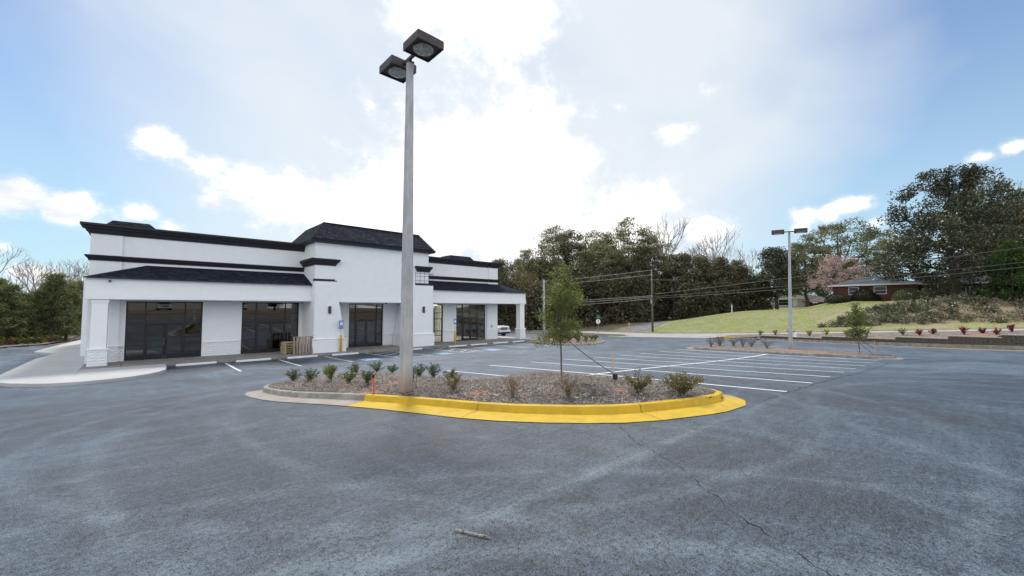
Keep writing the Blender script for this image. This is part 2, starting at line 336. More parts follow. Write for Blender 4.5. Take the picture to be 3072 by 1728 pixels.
M_['bark_pale'] = mat('pale_bark', (.33, .30, .29), .95, .4, 3, .6, 12, stretch=(2, 2, .6))
M_['bark_sap'] = mat('sapling_bark', (.17, .155, .115), .9, .4, 12, .5, 40, stretch=(2, 2, .4))
M_['soil'] = mat('red_clay_soil', (.38, .15, .07), .95, .4, 6, .7, 25)
def bed_extra(n, mixc, rampf, noise, tc, c):
    return mixc(rampf(noise(.9, 6, .6, off=5), .60, .68), c, (.38, .17, .09))
M_['bed'] = mat('mulch_bed', (.12, .095, .08), .95, .5, 22, .9, 60, extra=bed_extra)
M_['bed_far'] = mat('grey_mulch_bed', (.22, .18, .155), .95, .4, 5, .6, 20, wear=((.30, .17, .10), .45, .54, .66))
M_['needle'] = leaf_mat('pine_straw', [(.17, .145, .13), (.33, .295, .27), (.42, .395, .38), (.25, .165, .12), (.58, .55, .52)], .8, .1)
M_['block'] = mat('retaining_block', (.125, .105, .082), .95, .35, 6, .8, 18, wear=((.085, .075, .062), 1.5, .5, .7))
M_['cap'] = mat('wall_cap', (.50, .45, .37), .9, .25, 5, .5, 25)
def lawn_extra(n, mixc, rampf, noise, tc, c):
    return mixc(rampf(noise(.35, 6, .7, off=3), .42, .66), c, (.29, .25, .17))
M_['lawn'] = mat('lawn_grass', (.265, .295, .095), .95, .32, 2.4, .4, 40, extra=lawn_extra)
M_['terrain'] = mat('rough_ground', (.22, .20, .11), .95, .4, .6, .6, 8, wear=((.26, .19, .12), .12, .45, .65))
M_['claybank'] = mat('clay_ground', (.25, .17, .115), .95, .4, .6, .6, 8, wear=((.22, .20, .13), .12, .45, .65))
M_['brick'] = mat('red_brick', (.125, .045, .035), .9, .3, 8, .4, 30)
M_['hroof'] = mat('slate_blue_roof', (.065, .08, .10), .9, .3, 3, .3, 30)
M_['hroof2'] = mat('brown_roof', (.15, .12, .105), .9, .3, 3, .3, 30)
M_['white'] = mat('white_paint', (.75, .76, .76), .6, .06, 3)
M_['cream'] = mat('cream_siding', (.50, .48, .42), .8, .1, 3)
M_['darkglass'] = mat('dark_window_glass', (.02, .025, .03), .25, spec=.25)
M_['rubber'] = mat('black_rubber', (.02, .02, .02), .7, .2, 5)
M_['car_white'] = mat('white_car_paint', (.75, .76, .78), .25, 0, coat=.6)
M_['chrome'] = mat('chrome', (.6, .6, .62), .15, metal=1)
M_['orange'] = mat('orange_marker_plastic', (.80, .12, .05), .45, .15, 8)
M_['hyd'] = mat('hydrant_yellow', (.62, .47, .10), .5, .15, 6)
M_['bollard'] = mat('bollard_yellow', (.70, .42, .05), .45, .12, 4)
M_['signblue'] = mat('sign_blue', (.05, .12, .48), .4)
M_['signwhite'] = mat('sign_white', (.80, .81, .82), .45)
M_['signgreen'] = mat('sign_green', (.02, .16, .10), .45)
M_['stake'] = mat('survey_stake_wood', (.62, .50, .36), .8, .2, 10)
M_['strap'] = mat('black_strap', (.015, .015, .018), .6)
M_['wire'] = mat('wire_black', (.05, .05, .05), .6)
M_['wireg'] = mat('wire_grey', (.30, .30, .29), .7)
M_['prism'] = mat('prismatic_lens', (.62, .63, .60), .25, .6, 16, 1.0, 30, coat=.5)
M_['crack'] = mat('crack_shadow', (.012, .012, .013), 1)
M_['patch'] = mat('pale_worn_patch', (.16, .19, .21), .8, .3, 9, .3, 70)
M_['clay'] = mat('clay_smear', (.38, .27, .20), .9, .4, 9, .3, 60)
L_ = {}
L_['wood'] = leaf_mat('woodland_leaf', [(.055, .058, .032), (.11, .108, .055), (.175, .155, .085), (.095, .08, .055), (.24, .21, .13)], .6, .25, clump=.22)
L_['oliv'] = leaf_mat('olive_leaf', [(.10, .11, .055), (.19, .19, .10), (.27, .245, .14), (.15, .145, .08)], .6, .3, clump=.25)
L_['rust'] = leaf_mat('russet_leaf', [(.20, .13, .07), (.15, .13, .06), (.10, .10, .04), (.26, .17, .09)], .7, .35, clump=.3)
L_['magn'] = leaf_mat('magnolia_leaf', [(.022, .036, .018), (.045, .062, .030), (.07, .08, .045), (.12, .10, .05)], .42, .12, .45, clump=.3)
L_['pine'] = leaf_mat('pine_needles', [(.07, .095, .035), (.15, .18, .07), (.26, .27, .12), (.12, .12, .06)], .6, .25, clump=.5)
L_['pink'] = leaf_mat('pink_blossom', [(.64, .45, .42), (.80, .62, .59), (.52, .38, .36), (.92, .74, .72)], .8, .4, clump=.6, tm=(1.25, 1.2, 1.15))
L_['sap'] = leaf_mat('sapling_leaf', [(.06, .085, .03), (.14, .17, .05), (.24, .26, .08), (.10, .12, .045), (.34, .34, .12)], .4, .5, .6, clump=1.5)
L_['ever'] = leaf_mat('shrub_leaf', [(.035, .06, .022), (.07, .11, .035), (.13, .17, .055), (.20, .23, .10)], .4, .25, .6, clump=3)
L_['yell'] = leaf_mat('yellow_green_leaf', [(.09, .13, .02), (.18, .21, .03), (.28, .28, .05)], .45, .3, clump=3)
L_['abel'] = leaf_mat('bronze_tip_leaf', [(.035, .055, .015), (.09, .115, .025), (.30, .20, .08), (.12, .14, .03), (.46, .32, .14), (.06, .09, .02)], .45, .3, .6, clump=4)
L_['rusty'] = leaf_mat('withered_leaf', [(.30, .16, .09), (.42, .24, .14), (.20, .12, .07), (.14, .14, .05)], .6, .3, clump=4)
L_['redl'] = leaf_mat('crimson_leaf', [(.14, .010, .028), (.26, .018, .05), (.34, .03, .06)], .45, .3, clump=3)
L_['dark'] = leaf_mat('dark_hedge_leaf', [(.012, .022, .012), (.025, .04, .018), (.045, .06, .025)], .5, .15, clump=1)
L_['twig'] = leaf_mat('dry_twig', [(.10, .07, .06), (.17, .12, .10), (.24, .18, .15)], .9, .1, clump=3)
L_['ivy'] = leaf_mat('ivy_leaf', [(.025, .045, .015), (.055, .085, .025), (.10, .13, .045), (.20, .17, .13), (.08, .06, .05)], .4, .25, .7, clump=.6)
L_['litter'] = leaf_mat('dead_leaf', [(.18, .13, .10), (.30, .24, .20), (.42, .36, .32), (.12, .08, .06)], .6, .2, .5, clump=1)
L_['cedar'] = leaf_mat('cedar_foliage', [(.025, .05, .01), (.05, .10, .015), (.10, .17, .025)], .6, .3, clump=.5)
L_['grass'] = leaf_mat('grass_blade', [(.30, .36, .11), (.37, .41, .14), (.46, .43, .21), (.34, .36, .15)], .7, .3, clump=.6)

def lit_mat(name, col, k):
    m = D.materials.new(name); m.use_nodes = True; n = nodes_of(m.node_tree); e = n('ShaderNodeEmission', ins={'Color': (*col, 1), 'Strength': k}); n('ShaderNodeOutputMaterial', ins={'Surface': e.outputs[0]}); return m
M_['lit'] = lit_mat('added_glow_panel', (1, .95, .82), 5.0)

# ------------------------------------------------------------------ ground heights (a surveyed-looking smooth surface)
_cp = [(0,0,1.55),(-20,0,1.9),(12.25,3,1.05),(12.25,14.9,.5),(31.4,14.9,-.07),(31.4,2.8,.2),(5.4,9.5,.96),(47.5,-3.5,.2),(47.5,15.2,0.0),(49,32,-.68),
(0,23,.03),(0,30,0),(28,30,-.15),(28,23,-.12),(-10,23,.1),(-10,35,0),(-8,64,.2),(34,38.5,-.3),(-20,15,.8),(20,-10,1.3),(-10,-10,1.9),(48,-15,.6),(10,26,-.04),(19,26,-.1),(-3,45,0),(10,60,-.3),(35,60,-.9)]
_hp = [(58,-25,2.6),(58,-4,1.5),(58,8,.75),(58,15,.30),(58,24,-.2),(58,31.5,-.5),(58,45,-.7),(58,70,-1),(62,33,.23),(66,31,1.0),(70,27.4,1.82),(74,23.4,2.66),(76,20,2.95),(78,15,3.35),(78,5,4.1),
(68,22,1.55),(68,15,2.3),(64,15,1.2),(63,22,.6),(67,7,3.1),(66,-1,3.9),(66,-12,4.4),(62,-4,2.3),(62,6,1.5),(80,13,4.1),(80,-4,4.2),(90,-10,4.6),(90,30,2.4),(84,18,3.0),(90,19.5,3.05),(100,22,3.1),(110,24,3.2),(84,24,2.55),(95,27,2.6),(130,30,3.4),(130,0,4.5),(61,36,.10),(74,35.5,.8),(90,36,1.8),(60,50,0),(80,45,1.2),(75,70,.5),(110,60,2)]
def _rbf(pts, sm):
    P = np.array(pts, float); n = len(P); d = np.hypot(P[:, None, 0]-P[None, :, 0], P[:, None, 1]-P[None, :, 1])
    ph = lambda r: np.where(r > 1e-9, r*r*np.log(np.maximum(r, 1e-9)), 0)
    A = np.zeros((n+3, n+3)); A[:n, :n] = ph(d)+np.eye(n)*sm; A[:n, n] = 1; A[:n, n+1] = P[:, 0]; A[:n, n+2] = P[:, 1]; A[n:, :n] = A[:n, n:].T
    b = np.zeros(n+3); b[:n] = P[:, 2]; w = np.linalg.solve(A, b)
    return lambda x, y: float(w[:n]@ph(np.hypot(P[:, 0]-x, P[:, 1]-y))+w[n]+w[n+1]*x+w[n+2]*y)
_g = _rbf(_cp, .5); _h = _rbf(_hp, .3); _mem = {}
def gz(x, y):
    return _g(min(max(x, -25), 50), min(max(y, -15), 66))
def st(y):                                   # the street's own long profile
    return float(np.interp(y, [-60, -25, -4, 15, 24, 31, 45, 70, 150], [4.2, 2.7, 1.37, .16, -.32, -.62, -.8, -1.0, -1.2]))
def hz(x, y): return _h(min(max(x, 58), 140), min(max(y, -25), 75))
def lerp(a, b, t): t = min(max(t, 0), 1); return a+(b-a)*t
def tz(x, y):
    if x < 44.5: return gz(x, y)
    if x < 50.4: return lerp(gz(44.5, y), st(y), (x-44.5)/5.9)
    if x < 57.9: return st(y)
    if x < 59.5: return lerp(st(y)+.12, hz(x, y), (x-57.9)/1.6)
    return hz(x, y)
def build_ground():
    xs = sorted(set([round(v, 2) for v in list(np.arange(-60, 44, 1.5))+list(np.arange(44.5, 80, .75))+[50.4, 57.9, 59.5]+list(np.arange(80, 150, 3))+[-1200, -600, -300, -180, -120, -90, -75, 200, 300, 600, 1200]]))
    ys = sorted(set([round(v, 2) for v in list(np.arange(-30, 80, 1.25))+list(np.arange(80, 150, 4))+[-1200, -600, -300, -150, -90, -70, -60, -52, -45, -40, -36, -33, 200, 300, 600, 1200]]))
    V = []; nx, ny = len(xs), len(ys)
    for y in ys:
        for x in xs:
            z = tz(x, y)
            if y < -17: z = lerp(z, 2.8+.3*math.sin(x*.15), (-17-y)/14)
            if x < 50.4: z -= .10
            elif x < 57.9: z -= .08
            V.append((x, y, z))
    F = [(j*nx+i, j*nx+i+1, (j+1)*nx+i+1, (j+1)*nx+i) for j in range(ny-1) for i in range(nx-1)]
    mi = []
    for f in F:
        cx = sum(V[k][0] for k in f)/4; cy = sum(V[k][1] for k in f)/4
        lawn = cx > 57.8 and cy < 32.6-(cx-60)*.02 and cx < 150 and not (cx > 60.2 and cx < 67.5 and cy < 10.5-(cx-60)*.55)
        grass = 46 < cx < 51 and 30 < cy < 140
        mi.append(1 if (lawn or grass) else 2 if cy < -17 else 0)
    me = np_mesh('ground', np.array(V), np.array(F), [M_['terrain'], M_['lawn'], M_['claybank']], np.array(mi), True)
    tag(obj('ground', me), kind='structure')
build_ground()
def inpoly(x, y, P):
    c = False; n = len(P)
    for i in range(n):
        x1, y1 = P[i]; x2, y2 = P[i-1]
        if (y1 > y) != (y2 > y) and x < (x2-x1)*(y-y1)/(y2-y1)+x1: c = not c
    return c
def drape(mb, poly, dz, mi=0, step=1.0, f=gz):
    """triangulated polygon draped on the lot"""
    import bmesh
    bm = bmesh.new(); vs = [bm.verts.new((x, y, 0)) for x, y in poly]; bm.faces.new(vs)
    x0 = min(p[0] for p in poly); x1 = max(p[0] for p in poly); y0 = min(p[1] for p in poly); y1 = max(p[1] for p in poly)
    for a, b, ax in ((x0, x1, 0), (y0, y1, 1)):
        k = math.floor(a/step)+1
        while k*step < b-1e-4:
            co = (k*step, 0, 0) if ax == 0 else (0, k*step, 0); no = (1, 0, 0) if ax == 0 else (0, 1, 0)
            bmesh.ops.bisect_plane(bm, geom=bm.verts[:]+bm.edges[:]+bm.faces[:], plane_co=co, plane_no=no); k += 1
    for v in bm.verts: v.co.z = f(v.co.x, v.co.y)+dz
    bm.verts.index_update()
    mb.add([v.co[:] for v in bm.verts], [tuple(v.index for v in fc.verts) for fc in bm.faces], mi); bm.free(); return mb

# ---- parking lot: one sheet
def lot_sheet():
    xs = list(np.arange(-46, 45.71, .97)); ys = list(np.arange(-17, 62.1, 1.0)); xs[-1] = 45.7
    V = [(x, y, gz(x, y)) for y in ys for x in xs]; nx = len(xs)
    F = [(j*nx+i, j*nx+i+1, (j+1)*nx+i+1, (j+1)*nx+i) for j in range(len(ys)-1) for i in range(nx-1)]
    keep = []
    for f in F:
        cx = sum(V[k][0] for k in f)/4; cy = sum(V[k][1] for k in f)/4
        if cx < -4 and cy > float(np.interp(cx, [-40, -7.5, -4.8, -4.2], [14, 50, 53, 63])): continue       # planted edge at the back left
        keep.append(f)
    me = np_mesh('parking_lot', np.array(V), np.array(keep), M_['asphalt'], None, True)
    return tag(obj('parking_lot', me), kind='structure')
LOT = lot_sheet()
# entrance apron and street
def ribbon(mb, y0, y1, xa, xb, fz, dz, n=60, mi=0):
    rows = []
    for i in range(n+1):
        y = y0+(y1-y0)*i/n; rows.append([(xa, y, fz(xa, y)+dz), ((xa+xb)/2, y, fz((xa+xb)/2, y)+dz+.03), (xb, y, fz(xb, y)+dz)])
    return mb.ring(rows, mi=mi)
mb = MB(); ribbon(mb, -60, 150, 50.5, 57.8, lambda x, y: st(y), 0, 110)
STREET = struct('street', mb, M_['road'], True)
mb = MB(); drape(mb, [(45.72, 18.2), (50.48, 16.6), (50.48, 30.6), (45.72, 29.4)], .012, f=tz)
part('driveway_apron', mb, M_['road'], STREET)
mb = MB()
for i, (xa, ya, xb, yb) in enumerate([(57.82, 31.9, 62, 32.7), (62, 32.7, 68, 33.0), (68, 33.0, 76, 33.0), (76, 33, 100, 32)]):
    rows = [[(xa+(xb-xa)*t, ya+(yb-ya)*t+w, tz(xa+(xb-xa)*t, ya+(yb-ya)*t+w)+.03) for w in (0, 1.5, 3.2, 4.2 + (1.5 if i == 0 else 0)*(1-t))] for t in (0, .25, .5, .75, 1)]
    mb.ring(rows)
struct('side_street', mb, M_['asphalt_old'], True)
def kerb_run(mb, pts, w=.15, h=.13, fz=tz, base=-.12, closed=False):
    """pts along the traffic edge; kerb body lies to the left of the direction of travel"""
    n = len(pts); rows = []
    for i in range(n+(1 if closed else 0)):
        p = pts[i % n]; a = pts[(i-1) % n] if (closed or i > 0) else p; b = pts[(i+1) % n] if (closed or i < n-1) else p
        d = Vector((b[0]-a[0], b[1]-a[1])).normalized(); nn = Vector((-d.y, d.x)); z = fz(*p)
        rows.append([(p[0], p[1], z+base), (p[0]+nn.x*.012, p[1]+nn.y*.012, z+h*.75), (p[0]+nn.x*.03, p[1]+nn.y*.03, z+h), (p[0]+nn.x*w, p[1]+nn.y*w, z+h), (p[0]+nn.x*w, p[1]+nn.y*w, z+base)])
    mb.ring(rows)
    if not closed:
        for r in (rows[0], rows[-1]): mb.add(r, [(0, 1, 2, 3, 4)])
    return mb
def seg_pts(a, b, n): return [(a[0]+(b[0]-a[0])*i/n, a[1]+(b[1]-a[1])*i/n) for i in range(n+1)]
# street kerbs (far side and near side), in cast lengths with joints
def kerb_sections(name, pts, parent, m, length=3.0, **k):
    out = []; acc = [pts[0]]; dist = 0
    dense = [pts[0]]
    for a, b in zip(pts, pts[1:]):
        L = math.hypot(b[0]-a[0], b[1]-a[1]); n = max(1, int(L/.5))
        dense += seg_pts(a, b, n)[1:]
    cur = [dense[0]]; d = 0
    for a, b in zip(dense, dense[1:]):
        cur.append(b); d += math.hypot(b[0]-a[0], b[1]-a[1])
        if d >= length or b == dense[-1]:
            # tiny joint gap
            q = cur[:-1]+[(cur[-1][0]-(cur[-1][0]-cur[-2][0])*.03, cur[-1][1]-(cur[-1][1]-cur[-2][1])*.03)]
            mm = m(q) if callable(m) else m
            out.append(part(name, kerb_run(MB(), q, **k), mm, parent)); cur = [b]; d = 0
    return out
mb = MB(); kerb_run(mb, seg_pts((57.82, -40), (57.82, 31.4), 60)[::-1], w=-.15+.3); part('street_kerb', mb, M_['kerb'], STREET)
mb = MB(); kerb_run(mb, seg_pts((57.82, 38.2), (57.82, 120), 40)[::-1]); part('street_kerb', mb, M_['kerb'], STREET)
mb = MB(); kerb_run(mb, seg_pts((50.48, 31.2), (50.48, 120), 40), fz=lambda x, y: st(y)); part('street_kerb', mb, M_['kerb'], STREET)
mb = MB(); kerb_run(mb, seg_pts((50.48, -40), (50.48, 15.8), 40), fz=lambda x, y: st(y)); part('street_kerb', mb, M_['kerb'], STREET)
# grass strip between lot and street
mb = MB(); kerb_run(mb, seg_pts((46.0, 31.0), (46.0, 62), 30)[::-1], w=.15, h=.14); struct('strip_kerb', mb, M_['kerb'])

# ---- painted lines: children of the lot
def stripe(a, b, w=.1, m='wpaint', dz=.005, name='painted_line'):
    a = Vector(a); b = Vector(b); d = (b-a).normalized(); nn = Vector((-d.y, d.x))*w/2
    n = max(1, int((b-a).length/.5)); rows = []
    for i in range(n+1):
        p = a.lerp(b, i/n); rows.append([(p.x+nn.x, p.y+nn.y, gz(p.x+nn.x, p.y+nn.y)+dz), (p.x-nn.x, p.y-nn.y, gz(p.x-nn.x, p.y-nn.y)+dz)])
    return part(name, MB().ring(rows), M_[m], LOT)
for i in range(8):                           # double row in the middle of the lot
    x = 12.42+2.745*i
    stripe((x, 15.0), (x, 2.98), .135, 'wpaint_old', .007)
stripe((9.75, 14.6), (9.75, 10.0), .10, 'wpaint_old')
stripe((10.75, 8.9), (32.0, 8.75), .135, 'wpaint_old', .011)
for x, y0, y1 in ((4.05, 29.1, 24.4), (6.84, 29.1, 24.4), (9.64, 29.2, 24.3), (21.45, 29.3, 23.9), (24.0, 29.2, 23.8), (26.7, 29.2, 23.9), (29.3, 29.0, 24.0)):
    stripe((x, y0), (x, y1), .11, 'wpaint', .007)
def aisle(xl, xr, rungs):
    stripe((xl, 29.6), (xl, 24.1), .10, 'wpaint', .007); stripe((xr, 29.5), (xr, 24.05), .10, 'wpaint', .007)
    for yl, yr in rungs: stripe((xl+.05, yl), (xr-.05, yr), .10, 'wpaint', .011)
aisle(12.62, 14.92, [(27.9, 29.4), (26.5, 28.4), (25.1, 27.1), (24.15, 25.9)]); stripe((12.67, 24.15), (14.87, 24.1), .10, 'wpaint', .015)
aisle(17.85, 19.45, [(28.2, 29.3), (26.5, 27.8), (24.95, 26.2), (24.15, 24.95)]); stripe((17.9, 24.15), (19.4, 24.1), .10, 'wpaint', .015)
def isa(cx, cy, s=1.15):
    """worn blue square with the white wheelchair symbol"""
    rows = [[(cx-s/2+s*i/3, cy-s*.62+s*1.24*j/3, gz(cx-s/2+s*i/3, cy-s*.62+s*1.24*j/3)+.005) for i in range(4)] for j in range(4)]
    sq = part('blue_square', MB().ring(rows), M_['bluepaint'], LOT)
    def P(u, v): x = cx+u*s; y = cy+v*s; return (x, y, gz(x, y)+.009)
    mb = MB()
    def ln(pts, w=.035):
        for (u0, v0), (u1, v1) in zip(pts, pts[1:]):
            d = Vector((u1-u0, v1-v0)).normalized(); q = Vector((-d.y, d.x))*w
            mb.quad(P(u0+q.x, v0+q.y), P(u1+q.x, v1+q.y), P(u1-q.x, v1-q.y), P(u0-q.x, v0-q.y))
    ln([(-.04+.19*math.cos(R(a)), -.15+.19*math.sin(R(a))) for a in range(150, 381, 20)])
    ln([(-.03, .26), (-.03, -.02), (.14, -.02), (.22, -.24), (.28, -.22)]); ln([(-.03, .13), (.12, .13)])
    ln([(-.03+.045*math.cos(R(a)), .36+.045*math.sin(R(a))) for a in range(0, 361, 45)], .03)
    obj('wheelchair_symbol', mb.mesh('wheelchair_symbol', M_['wpaint'], (0, 0, 0)), sq)
isa(10.98, 24.9); isa(16.3, 24.8); isa(20.7, 24.65)
# cracks: dark jagged ribbons, a few centimetres wide
def crack(pts, w=.012, seed=1, m='crack', name='crack', dz=.004, jit=.03):
    rnd = random.Random(seed); q = []
    for a, b in zip(pts, pts[1:]):
        L = math.hypot(b[0]-a[0], b[1]-a[1]); n = max(2, int(L/.07))
        for i in range(n): q.append((a[0]+(b[0]-a[0])*i/n+rnd.uniform(-jit, jit), a[1]+(b[1]-a[1])*i/n+rnd.uniform(-jit, jit)))
    rows = []
    for i, p in enumerate(q):
        a = q[max(0, i-1)]; b = q[min(len(q)-1, i+1)]; d = Vector((b[0]-a[0], b[1]-a[1])).normalized(); ww = w*rnd.choice((.12, .3, .5, .8, 1, .2))
        rows.append([(p[0]-d.y*ww, p[1]+d.x*ww, gz(*p)+dz), (p[0]+d.y*ww, p[1]-d.x*ww, gz(*p)+dz)])
    return part(name, MB().ring(rows), M_[m], LOT)
crack([(5.9, 3.75), (5.3, 3.15), (4.89, 2.51), (4.76, 2.28), (4.45, 1.95), (4.09, 1.56), (3.84, 1.30), (3.72, 1.05), (3.56, .83), (3.43, .69), (3.2, .35), (2.9, -.3)], .0065, 3)
crack([(12.3, 2.92), (15, 2.85), (18, 2.7), (22.6, 2.5), (30, 2.4)], .022, 5, jit=.04)
crack([(12.3, 2.92), (10.3, 2.95)], .010, 6)
def blob(cx, cy, rx, ry, m, seed, name='stain', rot=0, dz=.004):
    rnd = random.Random(seed); pts = []
    for k in range(30):
        a = 2*math.pi*k/30; r = 1+.35*math.sin(a*2+seed)+.2*rnd.uniform(-1, 1); x = rx*r*math.cos(a); y = ry*r*math.sin(a)
        pts.append((cx+x*math.cos(rot)-y*math.sin(rot), cy+x*math.sin(rot)+y*math.cos(rot)))
    mb = MB(); c = (cx, cy, gz(cx, cy)+dz); v = [c]+[(x, y, gz(x, y)+dz) for x, y in pts]
    mb.add(v, [(0, 1+k, 1+(k+1) % 30) for k in range(30)]); return part(name, mb, M_[m], LOT)

# ---- pavement along the shop
def wz(x): return .13-.0055*x
PAVE = tag(obj('pavement', MB().box(-1.85, 31.2, 29.62, 32.75, -.5, -.13).mesh('pavement', M_['walk_old'])), kind='structure')
def slab(name, poly, m, zf, depth=.4, parent=PAVE):
    lo = [(x, y, zf(x)-depth) for x, y in poly]; hi = [(x, y, zf(x)) for x, y in poly]
    return part(name, MB().hexa(lo, hi), M_[m], parent, bevel=.012)
xs = [-1.88, -.42, 2.6, 5.6, 8.6, 11.6, 14.6, 17.6, 20.6, 23.6, 26.6, 29.0, 31.2]
for a, b in zip(xs, xs[1:]): slab('pavement_slab', [(a+.006, 29.58), (b-.006, 29.58), (b-.006, 32.86), (a+.006, 32.86)], 'walk_old', wz)
g = .006
nose = [(1.37, 29.57), (1.36, 28.2), (1.26, 26.95), (.98, 26.2), (.6, 25.65), (.12, 25.22), (-.4, 24.98), (-.94, 24.86), (-1.5, 24.84), (-1.92, 24.92)]
slab('pavement_slab', [(-1.9+g, 29.57)]+[p for p in nose[::-1]], 'walk_new', lambda x: .135)
slab('pavement_slab', [(-1.9-g, 29.57), (-3.4, 31.4), (-4.4, 31.4), (-4.42, 29.4), (-4.38, 28.0), (-4.1, 27.0), (-3.6, 26.2), (-2.88, 25.42), (-2.4, 25.08), (-1.9-g, 24.93)], 'walk_new', lambda x: .135)
slab('pavement_slab', [(-4.4, 31.41), (-3.4, 31.41), (-1.89, 29.6), (-1.89, 37.7), (-4.28, 37.7)], 'walk_new', lambda x: .135)
slab('pavement_slab', [(-4.28, 37.72), (-2.0, 37.72), (-2.0, 45), (-5.0, 45), (-5.05, 43.9), (-3.75, 41.3)], 'walk_new', lambda x: .14)
slab('pavement_slab', [(-5.0, 45.02), (-2.0, 45.02), (-2.0, 58), (-3.6, 58)], 'walk_new', lambda x: .16)
slab('pavement_slab', [(28.2, 32.88), (31.2, 32.88), (31.2, 52), (28.2, 52)], 'walk_new', wz)

# ------------------------------------------------------------------ the shop building
B = thing('shop_building', 'long white stucco shop building with black cornices and shingled canopy roofs', 'building', (0, 32.8, 0))
YW, YC, YP = 32.8, 30.85, 30.12
ZS, ZC = 3.64, 5.75
XL, XR = -1.8, 28.1; TL, TR = 9.2, 18.27
T_ = .3
mb = MB()
# openings in the front wall: (x0, x1, top)
OPEN = [(-.34, 3.25, 3.6), (5.38, 8.94, 3.6), (12.62, 15.5, 3.56), (18.95, 21.48, 3.56), (23.0, 26.64, 3.56)]
x = XL
for a, b, t in OPEN:
    mb.box(x, a, YW, YW+T_, -.4, ZS+.1); mb.box(a, b, YW, YW+T_, t, ZS+.1); x = b
mb.box(x, XR, YW, YW+T_, -.4, ZS+.1)
mb.box(XL, XR, YW, YW+T_, ZS+.1, 7.6)
# sides and back, roof deck (right side opened out of view to let daylight in)
mb.box(XL, XL+T_, YW+T_, 52, -.4, 7.6); mb.box(XL+T_, 17.0, 51.7, 52, -.4, 7.6); mb.box(17.0, XR-T_, 44.2, 44.5, 3.72, 7.6); mb.box(16.7, 17.0, 44.3, 51.7, -.4, 7.6)
mb.box(XR-T_, XR, YW+T_, 34.2, -.4, 7.6); mb.box(XR-T_, XR, 41.2, 44.5, -.4, 7.6); mb.box(XR-T_, XR, 34.2, 41.2, 3.55, 7.6)
part('wall', mb, M_['stucco'], B)
part('flat_roof', MB().box(XL+T_, XR-T_, YW+T_, 44.2, 6.6, 6.8).box(XL+T_, 16.7, 44.201, 51.7, 6.6, 6.8), M_['black'], B)
mb = MB().box(XL-.12, -.61, YW-.12, YW-.002, -.3, 7.6); mb.box(XL-.12, XL-.002, YW-.001, YW+1.2, -.3, 7.6); part('corner_pilaster', mb, M_['stucco'], B)
mb = MB().box(26.95, XR+.12, YW-.12, YW-.002, ZC-.1, 7.6); mb.box(XR+.002, XR+.12, YW-.001, YW+1.2, ZC-.1, 7.6); part('corner_pilaster', mb, M_['stucco'], B)
part('corner_pilaster', MB().box(26.75, XR+.06, YW-.14, YW-.002, -.3, ZS+.09), M_['stucco'], B)
# interiors
mb = MB(); mb.box(19.6, 20.4, 44, 44.2, -.1, 3.7); mb.box(24.6, 25.2, 44, 44.2, -.1, 3.7); mb.box(24.0, 24.5, 37.2, 37.7, -.1, 3.61); mb.box(26.2, 26.7, 40.2, 40.7, -.1, 3.61); mb.box(17.0, 17.2, YW+T_+.01, 44.2, -.1, 3.7); mb.box(17.21, XR-T_-.01, YW+T_+.01, 43.99, 3.62, 3.7)
mb.box(20.2, 20.5, 35.0, 35.3, -.1, 3.61)
part('interior_wall', mb, M_['inside'], B)
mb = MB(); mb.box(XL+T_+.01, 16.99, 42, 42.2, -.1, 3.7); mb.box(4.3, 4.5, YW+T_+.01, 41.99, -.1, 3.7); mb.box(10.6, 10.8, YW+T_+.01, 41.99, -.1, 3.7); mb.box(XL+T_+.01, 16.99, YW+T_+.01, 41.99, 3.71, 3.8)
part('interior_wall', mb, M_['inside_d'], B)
part('interior_floor', MB().box(XL+T_+.01, XR-T_-.01, YW+T_+.01, 44, -.3, -.02), M_['floor_in'], B)
for i, (x, y) in enumerate([(19.0, 35.5), (20.8, 38.5), (19.0, 41.5), (23.4, 35.5), (25.6, 38.5), (23.4, 41.5), (26.4, 34.6), (26.4, 41.8)]):  # unseen glowing panels added to brighten the right-hand unit
    f_ = part('added_ceiling_light', MB().box(x-.62, x+.62, y-.32, y+.32, 3.56, 3.60), M_['white'], B)
    obj('added_glow', MB().box(x-.58, x+.58, y-.28, y+.28, 3.552, 3.558).mesh('added_glow', M_['lit'], WL[B.name]), f_)
# tower
mb = MB(); YT = YP+.06
mb.box(TL, TR, YT, YW-.002, ZS, 7.86); mb.box(TL, TR, YW+.002, 36.2, 6.81, 7.86)
part('tower_wall', mb, M_['stucco'], B)
part('tower_soffit', MB().box(TL+1.9, TR-1.2, YT+.05, YW-.14, ZS-.025, ZS-.003), M_['trimw'], B)
def stepped_beam(x0, x1, yf, yb, z0, z1, name='beam'):
    mb = MB(); mb.box(x0, x1, yf, yb, z0+.41, z1-.11); mb.box(x0-.02, x1+.02, yf-.03, yb, z0+.205, z0+.41); mb.box(x0-.04, x1+.04, yf-.06, yb, z0, z0+.205)
    mb.box(x0-.03, x1+.03, yf-.035, yb, z1-.11, z1)
    return part(name, mb, M_['trimw'], B, bevel=.012)
mb = MB(); mb.box(TL+1.8, TR-1.85, YT-.035, YT+.3, ZS-.02, ZS+.17); mb.box(TL+1.8, TR-1.85, YT-.018, YT+.3, ZS+.17, ZS+.34); part('beam', mb, M_['trimw'], B, bevel=.01)
